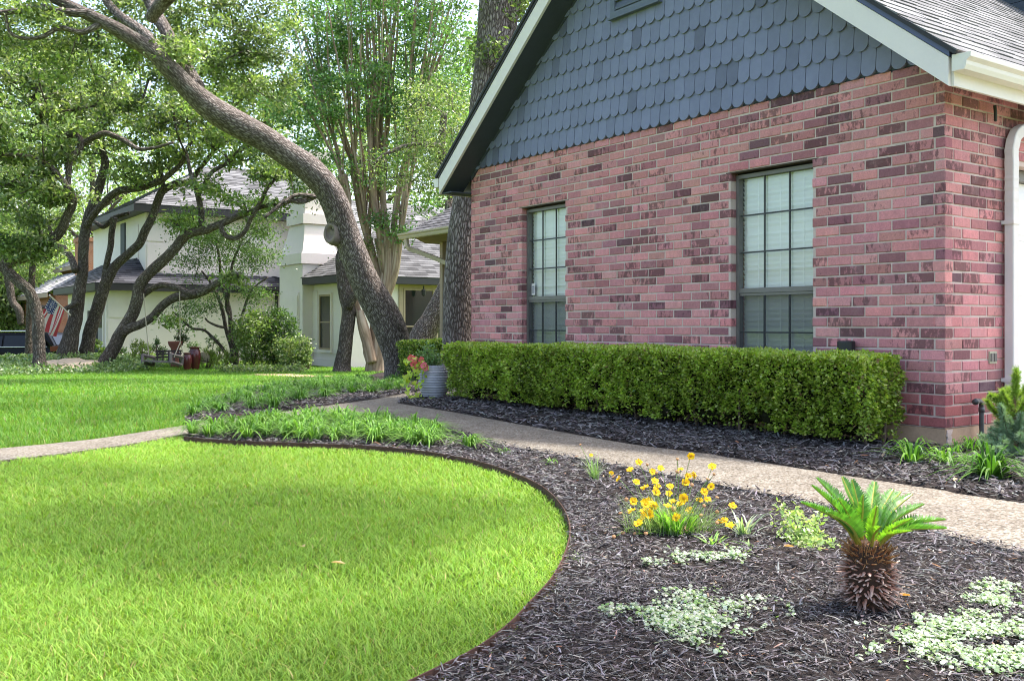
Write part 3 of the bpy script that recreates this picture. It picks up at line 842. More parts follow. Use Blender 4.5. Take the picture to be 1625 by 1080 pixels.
mb = spout([local(12.05, 2.47, -2.44), local(12.0, 2.3, -2.46), local(11.85, 2.22, -2.6), local(11.4, 2.02, -2.88), local(11.2, 1.9, -2.95), local(11.15, 1.2, -2.95), local(11.15, .1, -2.95)], .08, .06, 'beige_gutter', N1 + .01 * UP)
mb.build('downspout', M['beige_gutter'], house)
mb = MB(); mb.box(local(11.64, 0, -2.98), D1 * .1, N1 * -.1, UP * 2.42); mb.build('corner_trim', M['tan_trim'], house)
# taller cross wall above the garage roof
mb = MB()
for k in range(16):
    mb.box(local(-1.2, 3.0 + k * .19, -5.75 - .0), D1 * 5.2, N1 * (.02), UP * .184, np.array([.05, .065, .085]) * rng.uniform(.9, 1.1))
mb.box(local(-1.2, 2.6, -9.5), D1 * 5.2, N1 * 3.72, UP * 3.4, (.05, .065, .085))
mb.build('upper_wall', M['painted'], house)

# ================================================================== TREES
OAK = [(.15, .205, .068), (.11, .165, .052), (.2, .255, .1), (.07, .115, .035), (.26, .31, .15)]
OAKL = [(.2, .27, .085), (.15, .22, .065), (.25, .31, .12), (.1, .16, .05)]
MYR = [(.12, .235, .07), (.09, .19, .055), (.16, .28, .09), (.22, .33, .13), (.07, .14, .045)]
PALE = [(.27, .35, .13), (.21, .29, .1), (.33, .4, .17), (.15, .22, .07)]

def path_px(lst, y0, y1=None, dy=None):
    """list of (px,py,width_px) at depth y0 -> y1"""
    m = len(lst); ys = np.linspace(y0, y0 if y1 is None else y1, m)
    pts = np.array([P(a_[0], a_[1], y_) for a_, y_ in zip(lst, ys)])
    r = np.array([a_[2] / 2 / F * y_ for a_, y_ in zip(lst, ys)])
    return np.column_stack([pts, r])

def limb(mb, ctl, n=14, lump=.12, seed=0, step=.06, wob=.0):
    q = smooth_line(ctl, step)
    if wob:
        k = np.arange(len(q)) * step
        ph = seed * 1.7
        w_ = np.column_stack([fbm(np.column_stack([k * 1.3, k * 0 + ph, k * 0]), seed, 3), fbm(np.column_stack([k * 1.3, k * 0 + ph, k * 0 + 5]), seed, 3), fbm(np.column_stack([k * 1.3, k * 0 + ph, k * 0 + 9]), seed, 3)])
        q[:, :3] += w_ * wob * np.clip(k / .6, 0, 1)[:, None] * np.clip((k[-1] - k) / .6, 0, 1)[:, None]
    mb.tube(q[:, :3], q[:, 3].clip(.004), n, None, lump, True, seed)
    return q

def crown_clusters(blobs):
    C = []
    for b in blobs:
        px, py, rx, ry, Y, ry_, n = b
        c = P(px, py, Y); r = np.array([rx / F * Y, ry_, ry / F * Y])
        C.append(ell(c, r, n))
    return np.vstack(C)
def ell(c, r, n):
    d = rng.normal(size=(n, 3)); d /= np.linalg.norm(d, axis=1)[:, None]
    return np.asarray(c) + d * (rng.uniform(.12, 1, n) ** (1 / 2.4))[:, None] * np.asarray(r)

def grow_twigs(mb, nodes, C, rbase=.006, n=5, keep=1.0, maxr=.045):
    """join every leaf cluster to the nearest limb or twig already grown"""
    N = [*nodes]; par = [-1] * len(N)
    d0 = np.array([np.min(np.linalg.norm(nodes - c, axis=1)) for c in C])
    arr = np.array(N); idx = []
    for i in np.argsort(d0):
        c = C[i]
        dd = np.linalg.norm(arr - c, axis=1); j = int(np.argmin(dd))
        a_ = arr[j]; ln = dd[j]
        prev = j; k = max(1, int(ln / .45))
        new = []
        side = rng.normal(size=3) * ln * .1; side[2] += ln * .08
        for s in range(1, k + 1):
            f = s / k
            q = a_ + (c - a_) * f + side * 4 * f * (1 - f) + (rng.normal(size=3) * .035 if s < k else 0)
            N.append(q); par.append(prev); prev = len(N) - 1; new.append(q)
        arr = np.vstack([arr, new])
    cnt = np.zeros(len(N)); ch = [[] for _ in N]
    for i in range(len(N) - 1, len(nodes) - 1, -1):
        cnt[i] += 1 if not ch[i] else 0
        cnt[par[i]] += cnt[i]; ch[par[i]].append(i)
    seen = np.zeros(len(N), bool)
    for i in range(len(nodes), len(N)):
        if seen[i] or (par[i] >= len(nodes) and max(ch[par[i]], key=lambda q_: cnt[q_]) == i): continue
        chain = [par[i], i]; seen[i] = True
        while ch[chain[-1]]:
            nx = max(ch[chain[-1]], key=lambda q_: cnt[q_]); chain.append(nx); seen[nx] = True
        p = arr[chain]; r = np.array([min(maxr, rbase * math.sqrt(max(cnt[q_], 1))) for q_ in chain]); r[0] = r[1]; r[-1] *= .6
        if len(p) > 2: q = smooth_line(np.column_stack([p, r]), .22)
        else: q = np.column_stack([p, r])
        mb.tube(q[:, :3], q[:, 3], n, None, 0, False)
    return arr[len(nodes):]

def crown_mesh(name, C, per, spread, L, W, pal, parent, mat='leaf', up=.5, droop=0.0):
    mb = MB(); n = len(C) * per
    c = np.repeat(C, per, 0)
    p = c + rng.normal(size=(n, 3)) * np.array([spread, spread, spread * .55])
    tone = np.repeat(rng.uniform(.6, 1.5, len(C)), per)[:, None]
    cols = np.clip(palette(n, pal, .25) * tone, 0, 1)
    leaves(mb, p, L, W, cols, up, None if not droop else np.tile([0, 0, -droop], (n, 1)))
    return mb.build(name, M[mat], parent)

def tree(name, label, cat, base, limbs, blobs, per, spread, L, W, pal, barkm, group=None, extra=None, twig=.006, nside=14, lump=.12, wob=.0, step=.06, maxr=.045, droop=0.0, up=.5):
    root = thing(name, label, cat, group)
    mb = MB(); nodes = []
    for i, l in enumerate(limbs):
        q = limb(mb, l, nside if l[:, 3].max() > .05 else 8, lump, i + 1, step, wob)
        nodes.append(q[len(q) // 3:: 4, :3])
    nodes = np.vstack(nodes)
    C = crown_clusters(blobs) if blobs else np.zeros((0, 3))
    if extra is not None: C = np.vstack([C, extra])
    if len(C):
        grow_twigs(mb, nodes, C, twig, 5, 1, maxr)
        crown_mesh('crown', C, per, spread, L, W, pal, root, 'leaf', up, droop)
    mb.build('trunk', M[barkm], root, True)
    return rebase(root, base)

# ---- A: the big leaning live oak
bA = G(632, 604); YA = bA[1]
A1 = path_px([(635, 614, 68.4), (634, 600, 51.3), (631, 572, 44.6), (622, 533, 51.3), (605, 494, 51.3), (583, 456, 47.5), (566, 417, 43.7), (551, 378, 42.8), (537, 339, 43.7), (520, 300, 42.8), (492, 270, 42.8), (458, 246, 40.9), (412, 216, 40.9), (370, 194, 40.9), (335, 172, 39.9), (300, 141, 32.7), (270, 108, 30.2), (242, 80, 26.9), (200, 54, 23.6), (154, 31, 19.6), (112, 10, 17.1), (60, -14, 15.6), (-20, -50, 12.2)], YA, YA - 2.2)
A2 = path_px([(312, 138, 25.2), (285, 92, 22.2), (262, 48, 20.0), (238, 6, 18.6), (215, -40, 16.3), (190, -110, 16.1)], YA - 1.3, YA + .3)
A3 = path_px([(262, 88, 19.3), (222, 48, 16.3), (185, 20, 13.3), (150, -20, 10.4), (120, -60, 9.5)], YA - 1.4, YA + .6)
A4 = path_px([(150, 22, 15.2), (110, 20, 12.3), (60, 12, 11.4), (25, 18, 9.5), (-20, 22, 7.6)], YA - 1.9, YA - 2.6)
A5 = path_px([(160, 38, 11.4), (130, 52, 8.5), (95, 45, 7.6), (68, 58, 6.6), (40, 62, 5.7), (15, 52, 5.7), (8, 20, 4.8)], YA - 1.9, YA - 2.5)
A6 = path_px([(507, 308, 8.5), (480, 320, 7.6), (455, 318, 8.5), (438, 330, 5.7), (420, 345, 4.8)], YA - .2, YA - .8)
A7 = path_px([(500, 312, 7.6), (470, 310, 6.6), (450, 322, 5.7)], YA - .3, YA - .6)
A8 = path_px([(240, 30, 19.0), (300, -80, 28.5), (200, -260, 32.3), (60, -420, 24.7)], YA - 1.2, YA - 4.5)
A9 = path_px([(100, -4, 19.0), (-40, -190, 22.8), (-260, -330, 20.9)], YA - 2.0, YA - 6)
over = np.vstack([ell((-5.2, 9.2, 7.2), (3.2, 2.6, 1.0), 60), ell((-6.5, 6.0, 7.0), (2.4, 2.2, .9), 40), ell((-2.2, 10.5, 8.0), (2.2, 1.6, .8), 40), ell((-8.6, 12.6, 6.3), (1.6, 1.2, .8), 36), ell((-4.6, 13.2, 6.9), (1.6, 1.2, .7), 40)])  # unseen upper crown, filled out overhead to cast dappled shade on the lawn
tA = tree('live_oak', 'huge leaning live oak with a round cut burl, arching left over the lawn', 'tree', bA, [A1, A2, A3, A4, A5, A6, A7, A8, A9],
          [(60, 45, 100, 60, YA - .6, 1.0, 42), (215, 30, 90, 60, YA + .3, 1.0, 44), (330, 60, 90, 70, YA + .5, 1.0, 50), (285, 82, 24, 18, YA - 1.5, .35, 9), (410, 120, 70, 60, YA + .8, .8, 30), (130, 90, 110, 50, YA - .2, .9, 36), (395, 30, 80, 50, YA + .6, .8, 30), (440, 262, 22, 16, YA - .4, .3, 5), (60, 25, 40, 14, YA - 2.2, .3, 6)],
          100, .15, .085, .042, OAK, 'oak_bark', None, over, .0055, 40, .07, .03, .045)
mb = MB()
cb = P(525, 370, YA - .93); nb = np.array([-.45, -.86, .12]); nb /= np.linalg.norm(nb)
xb = np.cross(nb, UP); xb /= np.linalg.norm(xb); yb = np.cross(xb, nb)
ang = np.linspace(0, 2 * math.pi, 29)[:-1]
rg = []
for rr, hh in ((.165, -.25), (.168, -.05), (.155, .03), (.125, .045), (.098, .028), (.088, -.015), (.05, -.03), (.012, -.025)):
    w_ = 1 + .09 * fbm(np.column_stack([np.cos(ang) * 1.4, np.sin(ang) * 1.4, ang * 0 + rr * 3]), 4, 3)
    rg.append(cb + nb * hh + xb * (np.cos(ang) * rr * .92 * w_)[:, None] + yb * (np.sin(ang) * rr * 1.25 * w_)[:, None])
v = np.vstack(rg); i_ = np.arange(len(rg) - 1)[:, None] * 28; j_ = np.arange(28)[None]; k_ = (j_ + 1) % 28
mb.add(v, np.stack([i_ + j_, i_ + k_, i_ + 28 + k_, i_ + 28 + j_], -1).reshape(-1, 4)); mb.f.append(np.array([list(range(28))]) + len(v) - 28)
o_ = mb.build('burl', M['burl_wood'], tA, True); o_.location = -tA.location

# ---- B: upright trunk beside the house
YB = 13.6
B1 = path_px([(722, 640, 64), (724, 600, 52), (725, 520, 47), (727, 440, 46), (733, 370, 45), (742, 310, 45), (756, 240, 46), (768, 170, 48), (776, 110, 50), (783, 60, 53), (786, 10, 54), (790, -60, 46), (800, -160, 40)], YB, YB + .4)
B2 = path_px([(775, 110, 30), (800, 60, 30), (812, 0, 30), (830, -70, 28), (870, -200, 22)], YB + .1, YB + .8)
B4 = np.array([[-.1, 13.7, 5.8, .16], [.3, 11.5, 7.2, .13], [1.0, 9.0, 8.0, .1], [1.8, 6.6, 8.3, .06]])  # unseen limb, added to carry the clusters that shade the lawn
B3 = path_px([(770, -60, 24), (700, -200, 22), (560, -330, 16)], YB + .2, YB - 2)
over = np.vstack([ell((-.2, 12.6, 7.4), (2.2, 2.4, .9), 60), ell((1.5, 15.5, 8.2), (2.6, 2.0, .9), 60), ell((2.2, 6.0, 8.4), (1.3, .9, .5), 120), ell((-.3, 7.3, 8.4), (1.5, .5, .5), 50), ell((3.3, 4.3, 8.4), (.8, .5, .4), 36)])  # unseen crown; clusters reaching towards the camera are added to shade the near lawn
tree('live_oak', 'straight thick oak trunk standing against the left corner of the brick house', 'tree', (P(722, 640, YB)[0], YB, float(gz(-.8, YB))), [B1, B2, B3, B4],
     [(812, 20, 16, 40, YB + .6, .5, 18), (790, 78, 14, 10, YB - .1, .25, 5)], 80, .17, .085, .042, OAK, 'oak_bark', None, over, .0055, 36, .06, .02, .05)
# ---- dark leaning trunk behind B
YK = 21.0
K1 = path_px([(664, 560, 46), (672, 530, 40), (690, 495, 34), (706, 462, 30), (730, 410, 28), (760, 330, 24), (790, 240, 20)], YK, YK + .6)
K2 = path_px([(730, 400, 16), (712, 330, 14), (715, 312, 9), (700, 240, 12), (705, 180, 10)], YK + .3, YK + .6)
K3 = path_px([(700, 232, 9), (660, 228, 7), (620, 240, 6), (590, 262, 5)], YK + .4, YK - .5)
tree('live_oak', 'dark oak trunk leaning right behind the clipped hedge, beside the tall windows', 'tree', (P(664, 560, YK)[0], YK, float(gz(-2, YK))), [K1, K2, K3],
     [(690, 190, 60, 60, YK, 1.5, 60), (660, 260, 60, 50, YK, 1.2, 26), (720, 290, 22, 25, YK, .8, 10)], 80, .24, .075, .035, OAK, 'oak_bark', None, None, .007, 16, .08, .04)

# ---- crape myrtle
bM = G(600, 592); YM = bM[1] + 1.2
root = thing('crape_myrtle', 'tan smooth barked crape myrtle with many fanned stems behind the leaning oak', 'tree')
mb = MB(); nodes = []
fork = [(605, 604, 60), (601, 585, 44), (603, 545, 36), (606, 500, 34), (608, 465, 26), (609, 430, 8)]
st = [([(572, 470, 13), (545, 418, 16), (505, 340, 18), (552, 300, 17), (543, 278, 20)], 0)]
mains = [
    [(596, 560, 22), (570, 500, 18), (556, 440, 18), (548, 380, 18), (552, 320, 18), (543, 278, 21)],
    [(604, 520, 24), (604, 460, 20), (590, 400, 20), (574, 340, 20), (566, 290, 18), (562, 270, 20)],
    [(606, 500, 24), (612, 440, 21), (604, 380, 19), (594, 320, 16), (592, 285, 18)],
    [(608, 490, 26), (616, 430, 22), (614, 380, 20), (608, 320, 16), (606, 280, 18)],
    [(608, 480, 28), (626, 430, 24), (632, 385, 22), (636, 375, 26)],
    [(608, 490, 24), (606, 420, 19), (601, 378, 23)],
    [(600, 540, 20), (588, 470, 15), (578, 410, 15), (584, 372, 18)],
    [(610, 480, 20), (622, 400, 17), (628, 330, 15), (640, 270, 14), (646, 255, 16)],
]
mains3 = []
for i, l in enumerate(mains):
    l = [(a_, b_, c_ * (.62 if b_ > 300 else .8)) for a_, b_, c_ in l]; q = limb(mb, path_px(l, YM + (i % 3 - 1) * .12, YM + rng.uniform(-.5, .5)), 14, .05, i + 3, .06); mains3.append(q); nodes.append(q[::5, :3])
limb(mb, path_px(fork, YM), 24, .1, 20, .05)
# surface roots
for a_, l_ in ((3.3, .9), (4.0, .7), (5.2, .6), (2.6, .8)):
    b0 = P(603, 585, YM); 
    pr = [np.append(b0 + np.array([math.cos(a_) * l_ * f, math.sin(a_) * l_ * f * .7, -.04 - .3 * f + .05]), .13 * (1 - .75 * f)) for f in (0, .3, .6, 1)]
    limb(mb, np.array(pr), 12, .1, 31)
# broken bare snag on the left
limb(mb, path_px([(590, 575, 20), (582, 540, 18), (574, 510, 15), (571, 492, 11)], YM - .3), 12, .15, 40)
# thin stems above the knobs
for q in mains3:
    top = q[-1]
    for k in range(rng.integers(7, 10)):
        px = top[0] / top[1] * F + CX
        tx = px + (px - 600) * rng.uniform(.5, 2.3) + rng.normal(0, 26); ty = rng.uniform(-140, 40)
        e_ = P(tx, ty, YM + rng.normal(0, .9)); mid = top[:3] * .5 + e_ * .5 + rng.normal(0, .1, 3); mid[2] += .1
        r0 = rng.uniform(.024, .042)
        l = np.array([np.append(top[:3] + rng.normal(0, .03, 3) - [0, 0, .05], r0), np.append(top[:3] * .75 + mid * .25 + rng.normal(0, .04, 3), r0 * .9), np.append(mid, r0 * .75), np.append(e_, r0 * .4)])
        w = limb(mb, l, 8, .05, 50 + k, .12, .03); nodes.append(w[::3, :3])
C = crown_clusters([(500, 50, 80, 75, YM, 1.6, 66), (600, 40, 100, 75, YM, 1.8, 95), (700, 70, 65, 85, YM, 1.6, 66), (480, 160, 62, 60, YM, 1.3, 59), (580, 150, 100, 50, YM - .6, 1.2, 59), (690, 180, 62, 65, YM, 1.4, 51), (520, 240, 62, 40, YM, 1., 18), (640, 250, 60, 40, YM, 1.1, 12), (695, 335, 45, 20, YM - .2, .6, 6), (615, 350, 26, 14, YM - .35, .3, 5), (600, 285, 40, 12, YM - .3, .4, 5), (630, 370, 22, 14, YM - .35, .25, 5), (600, -60, 200, 60, YM, 2, 89)])
grow_twigs(mb, np.vstack(nodes), C, .0035, 5, 1, .02); mb.build('trunk', M['myrtle_bark'], root, True)
crown_mesh('crown', C, 70, .19, .1, .058, MYR, root)
rebase(root, (bM[0], YM, float(gz(bM[0], YM))))

# ---- C: small dark forked trunk before the white wing
YC = 25.5
tree('live_oak', 'thin crooked forked trunk in front of the white wing beside its window', 'tree', (P(543, 590, YC)[0], YC, float(gz(-4.5, YC))),
     [path_px([(543, 594, 34), (544, 575, 25), (549, 530, 23), (553, 495, 22), (548, 470, 22), (543, 435, 20), (541, 408, 18), (548, 380, 14), (535, 340, 11), (520, 300, 9)], YC, YC + .4),
      path_px([(552, 488, 15), (562, 470, 14), (578, 457, 12), (590, 446, 9), (588, 420, 6)], YC, YC - .3)],
     [(510, 300, 40, 22, YC, 1, 10), (575, 400, 20, 20, YC, .6, 5)], 70, .25, .085, .04, OAK, 'far_bark', None, None, .008, 16, .12, .04)

# ---- D..G: the group of oaks on the left
YD = 24.2; gD = 'live oaks in the ground cover on the left'
tree('live_oak', 'crooked oak with a pale foot and an elbow limb, leftmost of the group', 'tree', (P(64, 588, YD)[0], YD, float(gz(-12, YD))),
     [path_px([(64, 596, 27.9), (63, 584, 24.6), (62, 570, 19.7), (60, 530, 18.0), (57, 500, 18.0), (47, 466, 17.2), (30, 448, 17.2), (15, 436, 16.4), (5, 415, 13.1), (-8, 380, 10.7), (-30, 330, 8.2)], YD, YD + .5),
      path_px([(14, 420, 11.5), (32, 412, 13.1), (55, 402, 13.9), (82, 384, 14.8), (100, 362, 14.8), (107, 340, 13.1), (114, 316, 12.3), (106, 298, 9.8), (84, 268, 8.2), (60, 252, 6.6), (28, 246, 5.7), (-10, 248, 4.1)], YD, YD - 1),
      path_px([(106, 310, 9.8), (107, 285, 9.0), (108, 256, 10.7), (128, 230, 10.7), (122, 216, 9.0), (92, 216, 7.4), (70, 198, 5.7), (50, 170, 4.9)], YD - .5, YD),
      path_px([(128, 230, 9.0), (150, 218, 9.0), (172, 212, 8.2), (200, 222, 8.2), (222, 234, 6.6), (245, 236, 4.9), (275, 226, 4.1)], YD - .2, YD - .8)],
     [(20, 320, 75, 50, YD - .4, 1.5, 30), (50, 215, 100, 50, YD - .5, 1.8, 55), (20, 130, 90, 80, YD, 2, 70), (110, 140, 90, 60, YD, 2, 55), (42, 396, 46, 20, YD - .6, .6, 24), (95, 300, 40, 24, YD - .7, .8, 12), (30, 270, 60, 40, YD - .5, 1, 20)],
     74, .165, .13, .065, OAK, 'far_bark', gD, None, .014, 18, .09, .07, .06, .075)
YE = 28.0
tree('live_oak', 'upright pale grey oak trunk carrying the flag, second of the group', 'tree', (P(106, 572, YE)[0], YE, float(gz(-13, YE))),
     [path_px([(103, 582, 40.0), (105, 568, 32.0), (111, 535, 25.6), (118, 505, 21.6), (125, 465, 18.4), (130, 435, 16.0), (131, 400, 16.0), (134, 365, 16.0), (146, 325, 16.0), (158, 295, 14.4), (166, 262, 12.0), (160, 215, 9.6), (175, 165, 7.2)], YE, YE + .5),
      path_px([(137, 358, 11.2), (150, 338, 11.2), (170, 316, 11.2), (190, 304, 11.2), (215, 301, 9.6), (240, 292, 9.6), (262, 282, 8.8), (290, 255, 7.2), (297, 235, 6.4), (320, 205, 4.8)], YE + .2, YE - 1),
      path_px([(120, 430, 11.2), (112, 410, 9.6), (98, 392, 8.0), (88, 386, 6.4), (75, 350, 5.6)], YE, YE + 1),
      path_px([(124, 478, 9.6), (108, 488, 7.2), (92, 492, 6.4), (66, 486, 5.6)], YE - .1, YE - .3)],
     [(180, 120, 120, 75, YE, 2.4, 90), (250, 180, 90, 35, YE - .6, 1.6, 36), (150, 225, 60, 30, YE, 1.4, 20), (215, 270, 50, 24, YE - .4, .8, 14), (70, 350, 40, 30, YE + 1, 1, 12)],
     74, .18, .15, .07, OAK, 'far_bark', gD, None, .014, 18, .08, .07, .06, .075)
YF = 28.6
tree('live_oak', 'dark oak trunk leaning right beside the garage door, forked', 'tree', (P(130, 572, YF)[0], YF, float(gz(-13, YF))),
     [path_px([(134, 584, 30.2), (134, 570, 23.3), (141, 530, 20.6), (150, 500, 19.9), (160, 470, 19.2), (168, 450, 17.9), (180, 425, 15.1), (200, 405, 13.7), (219, 385, 13.7), (233, 358, 13.0), (246, 330, 13.0), (258, 305, 12.3), (275, 294, 11.0), (300, 288, 9.6), (320, 262, 7.6), (345, 235, 6.2), (372, 205, 4.8)], YF, YF - .4),
      path_px([(165, 452, 11.0), (168, 425, 9.6), (174, 395, 9.6), (178, 365, 9.6), (181, 345, 11.0)], YF - .1, YF - .3),
      path_px([(262, 305, 7.6), (255, 280, 6.9), (250, 250, 6.2), (262, 200, 4.8), (280, 150, 4.1)], YF - .3, YF + .5),
      path_px([(150, 352, 6.2), (165, 360, 6.9), (185, 345, 7.6), (205, 338, 5.5)], YF + .3, YF)],
     [(320, 130, 110, 75, YF, 2.2, 90), (300, 235, 90, 32, YF - .4, 1.4, 26), (400, 170, 80, 45, YF, 1.6, 34)],
     74, .18, .15, .07, OAKL, 'far_bark', gD, None, .014, 18, .08, .07, .06, .075)
YG = 26.2
G1 = path_px([(168, 588, 24.5), (168, 574, 23.0), (180, 550, 20.9), (193, 525, 19.4), (208, 500, 18.7), (217, 478, 18.7), (221, 455, 18.0), (235, 435, 17.3), (255, 416, 16.6), (272, 398, 15.8), (286, 380, 15.8), (303, 369, 14.4), (328, 364, 13.0), (352, 356, 11.5), (374, 346, 9.4), (394, 338, 8.6), (420, 326, 6.5), (446, 322, 5.8), (470, 316, 4.3), (496, 313, 2.9)], YG, YG - 1.2)
G2 = path_px([(190, 532, 13.0), (203, 522, 14.4), (222, 514, 13.7), (240, 504, 13.0), (256, 488, 13.0), (276, 474, 13.7), (300, 468, 15.1), (318, 463, 14.4), (336, 454, 12.2), (350, 446, 10.8), (366, 438, 10.1), (383, 436, 7.9)], YG - .2, YG - 1.2)
G3 = path_px([(214, 482, 9.4), (228, 466, 9.4), (242, 456, 9.4), (258, 452, 9.4), (278, 455, 9.4), (298, 464, 9.4), (312, 466, 8.6)], YG - .1, YG - .9)
tree('live_oak', 'dark oak leaning right over the porch swing, with a long low limb', 'tree', (P(166, 576, YG)[0], YG, float(gz(-11, YG))),
     [G1, G2, G3,
      path_px([(318, 366, 9.4), (320, 345, 9.4), (318, 318, 9.4), (314, 302, 8.6), (304, 275, 6.5), (296, 245, 5.0)], YG - .7, YG - .2),
      path_px([(316, 306, 7.2), (328, 288, 6.5), (340, 270, 6.5), (362, 258, 6.5), (374, 244, 5.8), (388, 234, 5.8), (405, 230, 4.3)], YG - .6, YG - 1),
      path_px([(350, 356, 7.9), (356, 372, 7.9), (372, 378, 7.9), (388, 366, 7.2), (395, 348, 6.5), (412, 320, 6.5), (422, 300, 5.8), (440, 280, 4.3), (450, 262, 4.3)], YG - 1, YG - 1.3)],
     [(440, 285, 34, 36, YG - 1.3, .8, 14), (300, 190, 90, 45, YG, 1.8, 36), (385, 235, 60, 34, YG - .8, 1.2, 26), (405, 325, 50, 22, YG - 1.1, .6, 8), (345, 300, 50, 24, YG - .8, .8, 10), (265, 510, 16, 10, YG - .9, .3, 3), (295, 350, 30, 22, YG - .7, .6, 7), (370, 445, 20, 12, YG - 1.1, .3, 6)],
     74, .165, .13, .065, OAKL, 'far_bark', gD, None, .014, 20, .09, .06, .06, .075)
YH = 33
tree('live_oak', 'slim grey trunk standing behind the leftmost oak beside the black car', 'tree', (P(45, 570, YH)[0], YH, float(gz(-17, YH))),
     [path_px([(45, 580, 15), (45, 550, 11), (46, 500, 10), (50, 440, 10), (52, 380, 9), (45, 320, 8)], YH),
      path_px([(50, 430, 6), (62, 400, 6), (66, 340, 5)], YH)],
     [(40, 330, 90, 60, YH, 2, 40), (20, 420, 50, 40, YH, 1.6, 14)], 80, .35, .13, .06, OAKL, 'far_bark', gD, None, .01, 12, .1, .05)
YL = 31
tree('live_oak', 'stubby dark limb hanging at the far left edge above the black car', 'tree', (P(-60, 580, YL)[0], YL, float(gz(-18, YL))),
     [path_px([(-60, 590, 34), (-58, 540, 26), (-52, 470, 24), (-30, 420, 20), (-10, 415, 17), (8, 430, 14), (15, 455, 12), (20, 478, 11), (30, 492, 12), (33, 515, 9)], YL),
      path_px([(-52, 470, 18), (-70, 380, 16), (-60, 280, 12)], YL)], [(-40, 250, 90, 80, YL, 2, 60), (-20, 390, 50, 40, YL, 1.2, 20)], 80, .32, .11, .05, OAK, 'far_bark', gD, None, .01, 12, .1, .05)

# ---- trees far behind
for i, (lb, px, w, h0, Y, pal, n) in enumerate([
    ('pale sunlit tree far left behind the black car', 10, 150, 330, 62, PALE, 150),
    ('pale tree filling the gap between the orange brick house and the white house', 165, 90, 345, 66, PALE, 90),
    ('low yellow green tree top peeping over the white house roof', 250, 90, 262, 58, PALE, 60),
    ('pale green tree towering behind the crape myrtle', 580, 170, 70, 48, PALE, 130),
    ('green tree behind the trunk at the brick house corner', 760, 120, 90, 44, OAKL, 120),
    ('tall green tree at the far left behind the whole oak group', -30, 170, 60, 56, PALE, 170),
    ('low bushy tree at the far left just above the roof of the black car', 20, 80, 425, 52, PALE, 120),
    ('broad bushy tree beyond the far left edge of the lawn', -90, 110, 360, 50, OAKL, 150),
    ('high pale tree behind the oaks left of the white house', 150, 120, 120, 52, PALE, 80)]):
    x = P(px, 0, Y)[0]; g0 = float(gz(x, Y)); top = P(0, h0, Y)[2]; r = w / F * Y
    lim = [np.array([[x, Y, g0 - .3, .35], [x + .3, Y, g0 + top * .25, .28], [x - .2, Y + .3, top * .55, .2], [x, Y, top * .8, .1]])]
    for k in range(5):
        a_ = k * 1.3 + i; z0 = g0 + top * (.25 + .08 * k)
        lim.append(np.array([[x, Y, z0, .16], [x + math.cos(a_) * r * .3, Y + math.sin(a_) * r * .3, z0 + r * .22, .11], [x + math.cos(a_) * r * .65, Y + math.sin(a_) * r * .6, z0 + r * .4, .05]]))
    zc = (top + max(g0 + 1.5, top - 2.2 * r)) / 2
    ex = np.vstack([ell((x, Y, zc), (r, r * .8, max(2.2, (top - g0) * .42)), int(n * .75)), ell((x, Y, zc + r * .2), (r * .75, r * .6, (top - g0) * .3), n - int(n * .75))])
    tree('broadleaf_tree', lb, 'tree', (x, Y, g0), lim, [], 95, .62, .24, .13, pal, 'far_bark', 'trees far behind the houses', ex, .02, 10, .1, .1, .3, .1)

